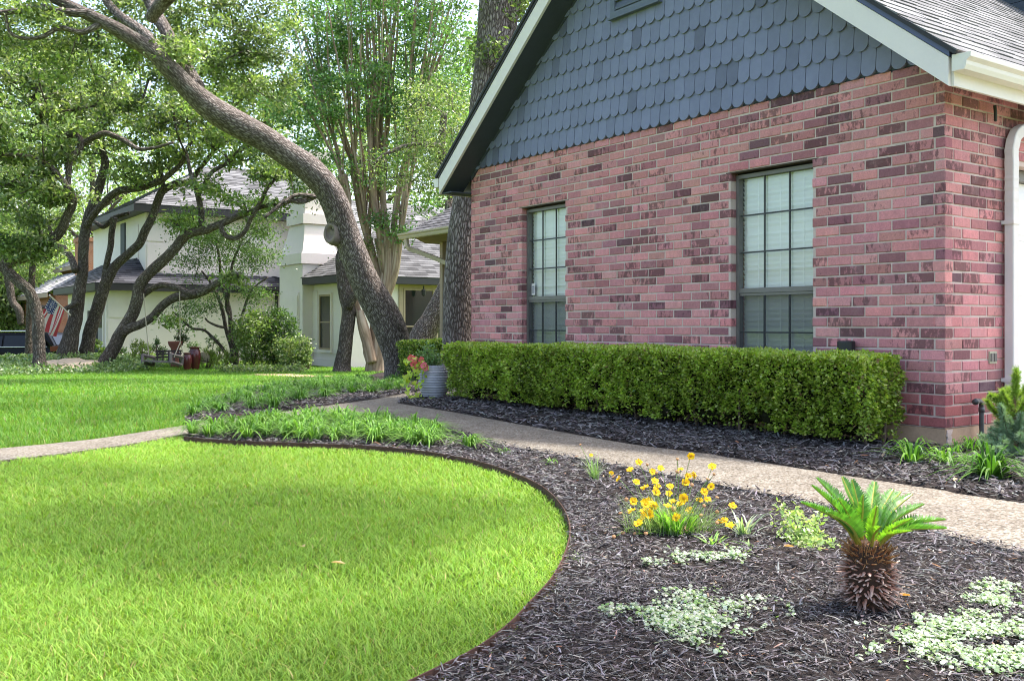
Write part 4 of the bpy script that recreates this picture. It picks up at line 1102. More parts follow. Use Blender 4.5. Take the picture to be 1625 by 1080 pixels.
# ================================================================== HEDGES
def hedge(name, label, t0, t1, b0, b1, z0, z1, n, L, W, seed, pal, dark=.0, group=None):
    root = thing(name, label, 'hedge', group)
    # surface points on the box shell, pushed in and out by lumps
    ar = [(t1 - t0) * (z1 - z0), (t1 - t0) * (z1 - z0) * .45, (t1 - t0) * (b1 - b0) * 1.15, (b1 - b0) * (z1 - z0), (b1 - b0) * (z1 - z0)]
    k = rng.choice(5, n, p=np.array(ar) / sum(ar))
    u, w = rng.random(n), rng.random(n)
    q = np.zeros((n, 3)); nr = np.zeros((n, 3))
    T = lambda a_: t0 + (t1 - t0) * a_
    for f, (sel, nn) in enumerate([((T(u), b1 + 0 * u, z0 + (z1 - z0) * w), (0, 1, .12)), ((T(u), b0 + 0 * u, z0 + (z1 - z0) * w), (0, -1, .1)), ((T(u), b0 + (b1 - b0) * w, z1 + 0 * u), (0, 0, 1)), ((t0 + 0 * u, b0 + (b1 - b0) * u, z0 + (z1 - z0) * w), (-1, 0, .1)), ((t1 + 0 * u, b0 + (b1 - b0) * u, z0 + (z1 - z0) * w), (1, 0, .1))]):
        m_ = k == f; q[m_] = np.column_stack(sel)[m_]; nr[m_] = nn
    nr /= np.linalg.norm(nr, axis=1)[:, None]
    lum = fbm(q * 3.2, seed, 3) * .07 + fbm(q * 13, seed + 5, 2) * .075
    top = (k == 2); lum[top] *= .4
    fr = (q[:, 2] - z0) / (z1 - z0)
    depth = rng.gamma(1.4, .022, n)
    q += nr * (lum - depth)[:, None]
    q[:, 1] -= np.where(k == 0, .07 * (1 - fr) ** 2 - .02, 0)          # tucks in towards its foot
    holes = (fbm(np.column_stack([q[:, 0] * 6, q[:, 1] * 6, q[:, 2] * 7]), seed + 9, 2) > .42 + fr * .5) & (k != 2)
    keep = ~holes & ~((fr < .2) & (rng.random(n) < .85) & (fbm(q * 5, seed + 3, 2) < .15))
    q, nr = q[keep], nr[keep]; m = len(q)
    wp = np.array([local(a_, c_, b_) for a_, b_, c_ in q]); wn = nr[:, :1] * D1 + nr[:, 1:2] * N1 + nr[:, 2:] * UP
    gr_ = gz(wp[:, 0], wp[:, 1]); wp[:, 2] += gr_
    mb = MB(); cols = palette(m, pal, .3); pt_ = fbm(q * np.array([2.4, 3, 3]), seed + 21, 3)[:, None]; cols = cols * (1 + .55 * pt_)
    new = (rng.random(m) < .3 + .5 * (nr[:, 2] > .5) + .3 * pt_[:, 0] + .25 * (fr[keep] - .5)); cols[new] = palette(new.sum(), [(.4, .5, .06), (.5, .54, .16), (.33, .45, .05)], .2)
    br = rng.random(m) < .02; cols[br] = palette(br.sum(), [(.2, .13, .06)], .3)
    leaves(mb, wp, L, W, cols, .3, wn * .9, .18)
    mb.build('foliage', M['glossy_leaf'], root)
    tb = MB(); 
    for a_ in np.arange(t0 + .12, t1, .26):
        for j in range(4):
            bb = (b0 + b1) / 2 + rng.normal(0, .05); s0 = local(a_ + rng.normal(0, .05), -.02, bb)
            tb.tube(smooth_line(np.array([s0, s0 + D1 * rng.normal(0, .04) + N1 * rng.normal(.0, .03) + UP * z1 * .3, s0 + D1 * rng.normal(0, .06) + N1 * rng.normal(.0, .04) + UP * z1 * .7]), .08), [.011] * 1, 6, (.09, .065, .045))
    tb.build('stems', M['twig'], root)
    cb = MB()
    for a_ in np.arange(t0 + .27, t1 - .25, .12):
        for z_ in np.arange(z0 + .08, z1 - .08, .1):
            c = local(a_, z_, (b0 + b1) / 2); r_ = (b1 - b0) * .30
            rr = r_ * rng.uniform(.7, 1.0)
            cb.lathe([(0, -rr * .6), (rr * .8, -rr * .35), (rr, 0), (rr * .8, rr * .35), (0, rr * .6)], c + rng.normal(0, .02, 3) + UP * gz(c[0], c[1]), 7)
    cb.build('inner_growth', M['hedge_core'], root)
    return rebase(root, local((t0 + t1) / 2, 0, (b0 + b1) / 2))
BOX = [(.34, .46, .06), (.25, .37, .042), (.41, .51, .1), (.13, .2, .025)]
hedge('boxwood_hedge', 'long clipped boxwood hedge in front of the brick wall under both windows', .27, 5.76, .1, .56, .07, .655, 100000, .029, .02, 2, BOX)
hedge('boxwood_hedge', 'short dark clipped hedge behind the planter, between the two big trunks', 9.6, 11.35, -2.5, -1.9, .05, .74, 22000, .032, .02, 6, [(.08, .16, .022), (.055, .12, .018), (.11, .2, .03)])

# ================================================================== CYCAD
bS = G(1378, 978); bS[2] += .0
root = thing('sago_palm', 'stout sago palm with a shaggy brown trunk and upright green fronds in the mulch', 'cycad')
mb = MB()
prof = [(.0, -.04), (.05, -.04), (.054, 0), (.06, .05), (.066, .1), (.066, .145), (.06, .185), (.048, .21), (.03, .222), (0, .224)]
mb.lathe(prof, bS, 28, (.05, .028, .018)); mb.build('trunk', M['twig'], root)
mb = MB()
nsp = 460
for i in range(nsp):
    f = (i + .5) / nsp; z_ = .0 + .205 * f; a_ = i * 2.39996
    rr = np.interp(z_, [q_[1] for q_ in prof[2:]], [q_[0] for q_ in prof[2:]])
    if .155 < z_ < .175 and rng.random() < .7: continue
    d = np.array([math.cos(a_), math.sin(a_), 0]); s_ = np.array([-d[1], d[0], 0])
    tilt = np.interp(z_, [0, .06, .14, .2], [-.6, -.35, .0, .8]) + rng.normal(0, .3)
    dr = d * math.cos(tilt) + UP * math.sin(tilt) + s_ * rng.normal(0, .3)
    ln = rng.uniform(.022, .05) * (1.0 if z_ < .15 else .85); w_ = rng.uniform(.0045, .0075)
    b0 = bS + d * (rr - .008) + UP * z_
    u_ = np.cross(dr, s_); tip = b0 + dr * ln
    c0 = np.array([.32, .1, .045]) * rng.uniform(.6, 1.3); ct = np.array([.5, .38, .32]) * rng.uniform(.6, 1.2)
    if z_ < .04: c0, ct = c0 * .1, ct * .12
    elif z_ < .07 and rng.random() < .5: c0, ct = c0 * .3, ct * .5
    if z_ > .165: ct = np.array([.3, .17, .07])
    v = [b0 - s_ * w_, b0 + u_ * w_ * .6, b0 + s_ * w_, b0 - u_ * w_ * .5, tip - s_ * w_ * .35, tip + u_ * w_ * .3, tip + s_ * w_ * .35, tip - u_ * w_ * .25]
    mb.add(v, [(0, 1, 5, 4), (1, 2, 6, 5), (2, 3, 7, 6), (3, 0, 4, 7), (4, 5, 6, 7)], [np.append(c0, 1)] * 4 + [np.append(ct, 1)] * 4)
mb.build('leaf_bases', M['twig'], root)
mb = MB()   # woolly collar of fibres
for i in range(420):
    a_ = rng.uniform(0, 6.283); d = np.array([math.cos(a_), math.sin(a_), 0]); z_ = rng.uniform(.15, .225)
    rr = np.interp(z_, [.15, .19, .225], [.064, .058, .035])
    b0 = bS + d * rr * rng.uniform(.8, 1) + UP * z_; tip = b0 + d * rng.uniform(.005, .03) + UP * rng.uniform(-.01, .03) + rng.normal(0, .006, 3)
    s_ = np.cross(d, UP) * .0014
    mb.add([b0 - s_, b0 + s_, tip + s_ * .3, tip - s_ * .3], [(0, 1, 2, 3)], np.array([.34, .17, .07]) * rng.uniform(.6, 1.4))
mb.build('fibre_collar', M['twig'], root)
def frond(tip_px, dy, sag=.02, short=0, bend=.18):
    b0 = bS + UP * .215
    tip = P(tip_px[0], tip_px[1], bS[1] + dy)
    dirv = tip - b0; ln = np.linalg.norm(dirv)
    hor = dirv * [1, 1, 0]; hn = hor / (np.linalg.norm(hor) + 1e-6)
    st_ = b0 + hn * .035
    mid = st_ * .5 + tip * .5 + UP * bend * ln * .5 - hn * bend * ln * .12
    rs = smooth_line(np.array([st_, st_ * .55 + mid * .45 + UP * .012, mid, tip - hn * .0]), .007)
    m = len(rs); tv = np.gradient(rs, axis=0); tv /= np.linalg.norm(tv, axis=1)[:, None]
    sd = np.cross(tv, UP); sd /= np.linalg.norm(sd, axis=1)[:, None] + 1e-9; nn = np.cross(sd, tv)
    mb = MB()
    mb.tube(rs, np.linspace(.0052, .0016, m), 6, (.36, .33, .05))
    i0 = int(m * .16)
    f = np.linspace(0, 1, m - i0)
    lw = .05 * np.sin((f * .8 + .2) * math.pi) ** .45 * (1 - .42 * f) * (1 - .35 * short)
    g_ = np.array([.2, .4, .03]) if short else np.array([.095, .24, .03])
    for sgn in (-1, 1):
        c = rs[i0:]; fw = .55 + .35 * f
        d = sd[i0:] * sgn * .72 + tv[i0:] * fw[:, None] * .75 + nn[i0:] * .62
        d /= np.linalg.norm(d, axis=1)[:, None]
        d = d + rng.normal(0, .03, d.shape)
        tp = c + d * lw[:, None]; hw = tv[i0:] * .0052
        md = c + d * (lw * .5)[:, None] - nn[i0:] * .0012
        V = np.stack([c - hw * .7, c + hw * .7, md - hw * 1.1, md + hw * 1.1, tp], 1).reshape(-1, 3)
        n_ = len(c); b_ = np.arange(n_) * 5
        k0 = np.clip(palette(n_, [g_, g_ * 1.25, g_ * .85], .12), 0, 1)
        s0 = mb.n
        mb.add(V, np.stack([b_, b_ + 1, b_ + 3, b_ + 2], -1), np.repeat(k0, 5, 0))
        mb.f.append(np.stack([b_ + 2, b_ + 3, b_ + 4], -1) + s0)
    mb.build('frond', M['glossy_leaf'], root)
for tp, dy, sh in [((1271, 797), -.02, 0), ((1288, 770), .05, 0), ((1296, 758), .12, 0), ((1336, 756), .16, 0), ((1352, 760), .1, 0), ((1388, 764), .2, 0), ((1418, 776), .16, 0), ((1430, 780), .2, 0), ((1448, 784), .12, 0),
                   ((1466, 800), .05, 0), ((1500, 824), .02, 0), ((1502, 838), -.03, 0), ((1448, 822), -.06, 1), ((1392, 802), -.1, 1), ((1398, 835), -.13, 1), ((1446, 842), -.1, 1), ((1312, 812), -.1, 0), ((1330, 790), -.02, 0), ((1370, 785), .02, 1)]:
    frond(tp, dy, 0, sh)
rebase(root, bS)

# ================================================================== SMALL PLANTS
def strap_clump(name, n, h, reach, w, pal, mat='leaf', segs=5, curl=1.1, r0=.03):
    mb = MB(); a_ = rng.uniform(0, 6.283, n); rr = rng.uniform(0, r0, n)
    b = np.column_stack([np.cos(a_) * rr, np.sin(a_) * rr, np.full(n, -.01)])
    f = rng.uniform(.3, 1, n)
    blades(mb, b, a_ + rng.normal(0, .5, n), h * (1.25 - .75 * f) * rng.uniform(.75, 1.2, n), reach * f * rng.uniform(.8, 1.2, n), w * rng.uniform(.8, 1.2, n), palette(n, pal, .22), segs, curl + .7, rng.uniform(.2, .9, n))
    return mb
LIR = [(.13, .27, .04), (.1, .22, .035), (.17, .33, .05), (.08, .17, .03), (.2, .36, .07)]
def liriope_set(lab, cat, group, spots, pal, h, reach, w, n):
    protos = []
    for i, (p, s_) in enumerate(spots):
        loc = (p[0], p[1], float(gz(*p)) + .02)
        if i < 5:
            o = strap_clump('lilyturf', n, h, reach, w, pal).build('lilyturf', M['strap_leaf']); tag(o, lab, cat, group); protos.append(o)
            o.location = loc; o.rotation_euler = (0, 0, rng.uniform(0, 6.28)); o.scale = (s_,) * 3
        else: dup(protos[i % 5], loc, rng.uniform(0, 6.28), s_)
def poisson(poly, r, n, cond=None):
    c = scatter(poly, 60); rng.shuffle(c); out = []
    for p in c:
        if all((p[0] - q_[0]) ** 2 + (p[1] - q_[1]) ** 2 > r * r for q_ in out): out.append(p)
        if len(out) >= n: break
    return out
low_bed = gpx([(300, 694), (330, 688), (400, 678), (470, 668), (560, 668), (640, 680), (700, 694), (752, 713), (735, 720), (690, 718), (630, 713), (560, 707), (480, 704), (400, 701), (330, 700)])
liriope_set('bright lilyturf clump of the bed between the near lawn and the path', 'lilyturf', 'lilyturf clumps bordering the near lawn', [(p, rng.uniform(.8, 1.15)) for p in poisson(low_bed, .135, 110)], LIR, .15, .27, .014, 70)
up_bed = gpx([(302, 673), (297, 662), (330, 645), (400, 625), (470, 612), (540, 606), (585, 603), (590, 612), (640, 606), (655, 612), (640, 622), (585, 632), (560, 628), (545, 622), (520, 634), (420, 655), (350, 667)])
liriope_set('lilyturf clump of the bed between the path and the far lawn, before the leaning oak', 'lilyturf', 'lilyturf clumps before the leaning oak', [(p, rng.uniform(.75, 1.1)) for p in poisson(up_bed, .22, 100)], [(.1, .22, .04), (.075, .17, .03), (.13, .27, .05)], .16, .29, .016, 56)
FLX = [(.07, .17, .02), (.05, .125, .016), (.095, .21, .03)]
for lb, (px, py), s_, n in (('broad dark green strap leaved clump beside the hedge end and footing', (1447, 740), 1.35, 50), ('low strap leaved clump just left of the footing corner', (1500, 742), 1.15, 40), ('largest strap leaved clump with one violet bloom under the pine sapling', (1572, 766), 1.5, 100), ('small strap leaved clump by the drain pipe under the wall', (1545, 720), 1.0, 36), ('small strap leaved tuft touching the footing right of the hedge', (1516, 726), .8, 24)):
    p = G(px, py)
    mb = strap_clump('border_lily', n, .15, .24, .015, FLX if s_ > 1.4 else LIR[:4], curl=1.0); root = thing('border_lily', lb, 'plant'); mb.build('leaves', M['strap_leaf'], root)
    if s_ > 1.4:
        fb = MB(); fc = np.array([.075, -.12, .085])
        for k in range(6):
            a_ = k * 1.047; d = np.array([math.cos(a_), -.35, math.sin(a_)]) * .016; s2 = np.array([-math.sin(a_), 0, math.cos(a_)]) * .008
            fb.add([fc, fc + d * .6 + s2, fc + d, fc + d * .6 - s2], [(0, 1, 2, 3)], (.3, .25, .75))
        fb.tube([fc - [0, -.03, .08], fc + [0, .003, 0]], .0025, 5, (.1, .2, .04)); fb.build('flower', M['petal'], root)
    root.location = p; root.scale = (s_,) * 3
for lb, (px, py), s_ in (('small green grass tuft in the mulch nearest the path edge, left of the daisies', (873, 740), .8), ('tiny green grass tuft by the lawn strip where the lilyturf ends', (799, 722), .8), ('silvery seedling rosette alone in the mulch beside the lawn edging', (915, 893), .5)):
    p = G(px, py); sil = 'silvery' in lb
    mb = strap_clump('seedling', 26, .1, .11, .011, [(.22, .29, .14), (.3, .36, .22)] if sil else [(.14, .28, .05)], curl=.6)
    o = mb.build('seedling', M['leaf']); tag(o, lb, 'plant'); o.location = p; o.scale = (s_,) * 3

# yellow daisies
YFL = [(.85, .6, .015), (.88, .68, .03), (.82, .53, .012)]
def daisy(c, nrm, r, bud=False):
    mb = MB(); nrm = nrm / np.linalg.norm(nrm); x = np.cross(nrm, [.3, .2, 1]); x /= np.linalg.norm(x); y = np.cross(nrm, x)
    k = 13
    if not bud:
        for lay in (0, 1):
            for i in range(k):
                a_ = (i + lay * .5) * 2 * math.pi / k + rng.normal(0, .08); d = x * math.cos(a_) + y * math.sin(a_); s_ = -x * math.sin(a_) + y * math.cos(a_)
                rr = r * rng.uniform(.88, 1.08) * (1 - .12 * lay); lift = nrm * r * (rng.uniform(-.2, .35) + .1 * lay)
                mb.add([c + d * r * .2, c + d * rr * .75 + s_ * r * .2 + lift * .8, c + d * rr + lift, c + d * rr * .75 - s_ * r * .2 + lift * .8], [(0, 1, 2, 3)], palette(1, YFL, .12)[0])
    a_ = np.linspace(0, 2 * math.pi, 9)[:-1]; rr = r * (.34 if not bud else .55)
    pr = [(rr, -.1), (rr, .2), (rr * .6, .42), (rr * .1, .5)]
    v = np.vstack([c + x * (np.cos(a_) * q_)[:, None] + y * (np.sin(a_) * q_)[:, None] + nrm * (h_ * rr * 1.2) for q_, h_ in pr])
    i_ = np.arange(3)[:, None] * 8; j_ = np.arange(8)[None]; k_ = (j_ + 1) % 8
    mb.add(v, np.stack([i_ + j_, i_ + k_, i_ + 8 + k_, i_ + 8 + j_], -1).reshape(-1, 4), (.62, .33, .012) if not bud else (.42, .24, .12)); mb.f.append(np.array([list(range(8))]) + mb.n - 8)
    return mb
def daisy_plant(name, label, base_px, flowers, foliage, Ymin=0):
    b = G(*base_px); root = thing(name, label, 'flowering plant')
    sb = MB(); toC = np.array([0, 0, H]) - b; toC[2] = 0; toC /= np.linalg.norm(toC)
    for px, py, r, bud in flowers:
        dy = rng.uniform(-.16, .14) if py > 775 else rng.uniform(.0, .2)
        if py > 860: dy = -.05 - rng.uniform(0, .12)
        c = P(px, py, b[1] + dy); c[2] = max(c[2], float(gz(c[0], c[1])) + .03)
        nrm = toC * rng.uniform(.3, .9) + UP * rng.uniform(.4, 1) + rng.normal(0, .25, 3)
        f_ = daisy(c, nrm, r, bud).build('flower', M['petal'], root)
        s0 = b + np.array([(c[0] - b[0]) * .35 + rng.normal(0, .02), (c[1] - b[1]) * .4, 0]); s0[2] = float(gz(s0[0], s0[1]))
        mid = s0 * .45 + c * .55 + UP * .02 + rng.normal(0, .012, 3)
        sb.tube(smooth_line(np.array([s0, mid, c - nrm / np.linalg.norm(nrm) * .004]), .03), .0013, 5, (.17, .27, .07))
    if flowers: sb.build('stems', M['leaf'], root)
    foliage(b, root); return rebase(root, b)
fl = [(1014, 733, 1, 0), (1000, 745, 1, 0), (1027, 737, .6, 1), (1035, 748, 1, 0), (1042, 750, .7, 1), (1075, 728, .6, 1), (1080, 744, .8, 0), (1075, 748, 1, 1), (1092, 755, 1, 0), (1102, 753, 1, 0), (1130, 740, 1.25, 0), (1123, 760, .8, 1), (1133, 752, .6, 1), (1088, 765, 1.2, 0), (1098, 769, .8, 1), (1039, 763, 1.1, 0), (1023, 773, 1.3, 0), (1043, 772, 1.1, 0), (1041, 780, 1.3, 0), (1062, 783, 1, 0), (1085, 790, 1.4, 0), (1110, 793, 1, 0), (1138, 789, .9, 1), (994, 792, .9, 1), (1005, 795, 1.1, 0), (1023, 797, 1.2, 0), (1030, 794, 1.2, 0), (1038, 802, 1.2, 0), (1067, 795, 1, 0), (1080, 798, 1.4, 0), (1069, 807, 1.3, 1), (1095, 809, 1.3, 0), (1112, 817, .9, 1), (985, 814, 1.1, 1), (1002, 810, 1.4, 0), (1022, 811, 1.2, 0), (1030, 815, 1.5, 0), (1013, 830, 1.4, 0), (1029, 838, 1.4, 0), (1051, 836, 1.1, 1), (1037, 852, 1.2, 0), (1025, 846, .9, 1), (1065, 823, .9, 1), (1117, 802, .8, 1), (1007, 846, .7, 1), (974, 865, .9, 1), (962, 842, .8, 1), (988, 845, .8, 1), (1138, 812, .9, 1), (1163, 802, 1.2, 0), (1138, 829, .8, 1), (1158, 833, 1.2, 0), (1168, 832, .9, 1), (1141, 849, .9, 0)]
def daisy_leaves(b, root):
    mb = MB(); n = 760; a_ = rng.uniform(0, 6.283, n); rr = rng.uniform(0, .17, n)
    q = np.column_stack([b[0] + np.cos(a_) * rr * 1.1 + .0, b[1] + np.sin(a_) * rr * .8, np.full(n, b[2] + .005)])
    blades(mb, q, a_ + rng.normal(0, .6, n), rng.uniform(.04, .155, n), rng.uniform(.03, .12, n), rng.uniform(.0022, .0042, n), palette(n, [(.19, .28, .1), (.25, .33, .15), (.14, .23, .07), (.33, .4, .24)], .2), 4, .7)
    n = 46; a_ = rng.uniform(3.4, 6.2, n)
    q = np.column_stack([b[0] + .02 + np.cos(a_) * .05, b[1] - .06 + np.sin(a_) * .04, np.full(n, b[2] + .004)])
    blades(mb, q, a_ + rng.normal(0, .4, n), rng.uniform(.04, .13, n), rng.uniform(.04, .1, n), rng.uniform(.01, .02, n), palette(n, [(.17, .38, .04), (.22, .44, .06), (.13, .3, .03)], .2), 4, .8)
    mb.build('leaves', M['leaf'], root)
fl += [(1000 + float(rng.normal(0, 1)) * 12 + k * 9, 790 + float(rng.normal(0, 1)) * 28, 1.05, 0) for k in range(16)]
daisy_plant('daisy_plant', 'bushy daisy plant covered with yellow flowers in the dark mulch', (1062, 852), [(x, y, .0175 * r ** .7, bool(k)) for x, y, r, k in fl], daisy_leaves)
def small_leaves(n, h, rc, w, pal):
    def f(b, root):
        mb = MB(); a_ = rng.uniform(0, 6.283, n)
        q = np.column_stack([b[0] + rng.normal(0, .012, n), b[1] + rng.normal(0, .01, n), np.full(n, b[2])])
        blades(mb, q, a_, h * rng.uniform(.4, 1.1, n), rc * rng.uniform(.4, 1.1, n), w * rng.uniform(.7, 1.2, n), palette(n, pal, .2), 4, .7); mb.build('leaves', M['leaf'], root)
    return f
SILV = [(.36, .45, .3), (.28, .38, .2), (.45, .52, .4)]
daisy_plant('daisy_plant', 'wispy daisy seedling with few yellow blooms between the lawn edge and path', (943, 768), [(921, 705, .012, True), (938, 722, .013, False), (970, 763, .016, False)], small_leaves(80, .16, .1, .004, [(.2, .3, .13), (.15, .25, .08), (.26, .35, .2)]))
daisy_plant('gazania_plant', 'silver leaved rosette to the right of the big daisy plant', (1182, 860), [], small_leaves(30, .11, .12, .012, SILV))
daisy_plant('gazania_plant', 'small silver rosette with a pale dry leaf, in front of the daisy plant', (1130, 872), [], small_leaves(18, .07, .08, .011, [(.3, .42, .18), (.2, .36, .08)]))
daisy_plant('gazania_plant', 'lowest little green rosette nearest the silver creeper strip', (1195, 878), [], small_leaves(16, .04, .07, .012, [(.2, .36, .1), (.26, .42, .14)]))

# pale variegated plant by the path
def sprig_plant(name, label, cat, base, stems, L, W, pal, per, spread_r, stemcol=(.2, .24, .12)):
    root = thing(name, label, cat); sb = MB(); P_ = []; D_ = []
    for tip in stems:
        tip = np.asarray(tip); m_ = base * .5 + tip * .5 + rng.normal(0, .015, 3); s_ = smooth_line(np.array([base + rng.normal(0, .01, 3) * [1, 1, 0], m_, tip]), .012)
        sb.tube(s_, np.linspace(.003, .0012, len(s_)), 5, stemcol)
        k = np.arange(int(len(s_) * .2), len(s_))
        for _ in range(per): P_.append(s_[k] + rng.normal(0, spread_r, (len(k), 3)))
    sb.build('stems', M['leaf'], root)
    P_ = np.vstack(P_); mb = MB(); leaves(mb, P_, L, W, palette(len(P_), pal, .2), .9); mb.build('leaves', M['leaf'], root)
    return rebase(root, base)
bV = G(1285, 878)
tips = [P(x, y, bV[1] + d_) for x, y, d_ in ((1242, 803, .2), (1250, 815, .18), (1262, 812, .22), (1272, 835, .1), (1290, 830, .15), (1300, 815, .2), (1275, 860, -.03), (1310, 858, .0), (1320, 868, -.05), (1290, 880, -.1), (1262, 868, .02), (1300, 845, .1), (1255, 845, .1), (1305, 880, -.08), (1320, 862, .03), (1243, 830, .14))]
sprig_plant('variegated_plant', 'pale green variegated bushy plant left of the sago palm', 'plant', bV, tips + [t_ + rng.normal(0, .02, 3) * [1, 1, .6] for t_ in tips], .024, .013, [(.38, .46, .2), (.3, .42, .13), (.48, .52, .32), (.22, .34, .09)], 3, .011)

# silver creeping ground cover patches
def creeper(label, blobs, n):
    mb = MB(); q = []
    for px, py, rx, ry, w in blobs:
        m = int(n * w * 1.8); c = G(px, py)[:2]; ex = G(px + rx, py)[0] - c[0]; ey = abs(G(px, py - ry)[1] - c[1])
        a_ = rng.uniform(0, 6.283, m); r_ = rng.random(m) ** .6 * (1.12 + .3 * np.sin(3 * a_ + px)) 
        q.append(np.column_stack([c[0] + np.cos(a_) * r_ * ex, c[1] + np.sin(a_) * r_ * ey]))
    q = np.vstack(q); q = q[fbm(np.column_stack([q * 9, q[:, 0] * 0]), 3, 3) + rng.normal(0, .22, len(q)) > .0]; m = len(q)
    p = np.column_stack([q, gz(q[:, 0], q[:, 1]) + .028 + rng.uniform(0, .016, m)])
    # round cupped leaves: hexagons
    r = rng.uniform(.0038, .0078, m); nn = np.column_stack([rng.normal(0, .35, m), rng.normal(-.2, .35, m), np.ones(m)]); nn /= np.linalg.norm(nn, axis=1)[:, None]
    x = np.cross(nn, [0, 1, .01]); x /= np.linalg.norm(x, axis=1)[:, None]; y = np.cross(nn, x)
    V = np.stack([p + x * (np.cos(a_) * r)[:, None] + y * (np.sin(a_) * r)[:, None] + nn * (.18 * r)[:, None] * (k % 2) for k, a_ in enumerate(np.arange(6) * math.pi / 3)], 1)
    cols = palette(m, [(.29, .36, .25), (.36, .41, .33), (.23, .32, .17), (.42, .46, .39), (.18, .29, .09)], .16)
    mb.add(V.reshape(-1, 3), np.arange(m * 6).reshape(-1, 6), np.repeat(cols, 6, 0))
    root = thing('silver_ponyfoot', label, 'ground cover'); mb.build('leaves', M['leaf'], root)
    sb = MB()
    for k in range(max(6, m // 60)):
        i = rng.integers(0, m); a_ = rng.uniform(0, 6.283); d = np.array([math.cos(a_), math.sin(a_), 0])
        s0 = p[i] * [1, 1, 1] - UP * .012; sb.tube(smooth_line(np.array([s0, s0 + d * .05 + rng.normal(0, .006, 3), s0 + d * .11 + UP * rng.normal(-.008, .004)]), .015), .0012, 5, (.35, .38, .28))
    sb.build('runners', M['leaf'], root)
    return rebase(root, (*q.mean(0), float(gz(*q.mean(0)))))
creeper('silver creeping ground cover spreading in the mulch in the middle of the bed', [(1030, 1000, 60, 22, .26), (1090, 990, 70, 30, .3), (1170, 990, 66, 34, .3), (1105, 1020, 40, 26, .14)], 2600)
creeper('small thin silver creeper patch just below the daisies', [(1050, 912, 26, 10, .6), (1072, 900, 14, 10, .4)], 260)
creeper('narrow silver creeper strip below the silver rosettes', [(1125, 900, 34, 7, .55), (1170, 892, 16, 9, .45)], 300)
creeper('widest silver creeper carpet in the near right corner before the sago palm', [(1470, 1035, 60, 24, .2), (1560, 1045, 70, 36, .3), (1640, 1040, 60, 50, .25), (1430, 1062, 60, 18, .1), (1390, 1022, 30, 7, .03), (1650, 990, 50, 40, .12)], 5200)
creeper('silver creeper patch at the right edge behind the sago palm', [(1570, 975, 36, 14, .4), (1610, 975, 40, 26, .6)], 620)
# tiny weeds
# fallen leaves on the bed
for lb, (px, py), c in (('pale tan dry leaf in the mulch, in front of the daisy plant', (1090, 860), (.5, .34, .18)), ('curled pale dry leaf on the mulch by the border lily', (1516, 776), (.55, .42, .26)), ('orange brown dry leaf at the foot of the sago palm', (1376, 986), (.42, .16, .04)), ('orange dry leaf right of the sago palm foot', (1436, 968), (.42, .2, .07)), ('small pale dry leaf lying on the near lawn, farther of two', (480, 886), (.5, .36, .2)), ('small tan dry leaf lying on the near lawn, nearer of two', (537, 916), (.45, .3, .18)), ('dry leaf between the variegated plant and the silver strip', (1252, 888), (.4, .22, .12))):
    p = G(px, py) + UP * .045; mb = MB(); a_ = rng.uniform(0, 6.28); d = np.array([math.cos(a_), math.sin(a_), .15]) * .026; s_ = np.array([-math.sin(a_), math.cos(a_), .1]) * .011
    q_ = [p - d, p - d * .3 + s_ + UP * .006, p + d * .5 + s_ * .8 + UP * .008, p + d, p + d * .5 - s_ * .8 + UP * .006, p - d * .3 - s_ + UP * .008]
    mb.add([*q_, p], [(0, 1, 6), (1, 2, 6), (2, 3, 6), (3, 4, 6), (4, 5, 6), (5, 0, 6)], c); tag(mb.build('dry_leaf', M['leaf']), lb, 'leaf')

# pine sapling at the right edge
bP = G(1608, 728); root = thing('pine_sapling', 'young bushy pine sapling with blue green needles beside the downspout', 'sapling')
sb = MB(); nb_ = MB()
def needle_branch(a0, a1, up_, pal, dens=1500, ln=.035):
    s_ = smooth_line(np.array([a0, a0 * .5 + a1 * .5 - UP * .02, a1]), .01); sb.tube(s_, np.linspace(.007, .003, len(s_)), 6, (.22, .13, .08))
    L_ = np.linalg.norm(a1 - a0); n = int(dens * L_ * 3); k = rng.uniform(.15, 1, n); i = (k * (len(s_) - 1)).astype(int); p = s_[i]
    tv = np.gradient(s_, axis=0); tv /= np.linalg.norm(tv, axis=1)[:, None]
    d = rng.normal(size=(n, 3)); d /= np.linalg.norm(d, axis=1)[:, None]; d = d + tv[i] * .9; d /= np.linalg.norm(d, axis=1)[:, None]
    l = ln * rng.uniform(.6, 1.2, n)[:, None]; s2 = np.cross(d, rng.normal(size=(n, 3))); s2 /= np.linalg.norm(s2, axis=1)[:, None]
    V = np.stack([p - s2 * .0016, p + s2 * .0016, p + d * l + s2 * .0008, p + d * l - s2 * .0008], 1).reshape(-1, 3)
    nb_.add(V, np.arange(n * 4).reshape(-1, 4), np.repeat(palette(n, pal, .2), 4, 0))
BG = [(.28, .4, .25), (.36, .47, .32), (.2, .31, .18)]; YG_ = [(.3, .42, .06), (.24, .38, .05), (.36, .47, .1)]
top = P(1612, 588, bP[1]); sb.tube([bP, bP * .5 + top * .5, top - UP * .08], [.014, .01, .006], 8, (.22, .13, .08))
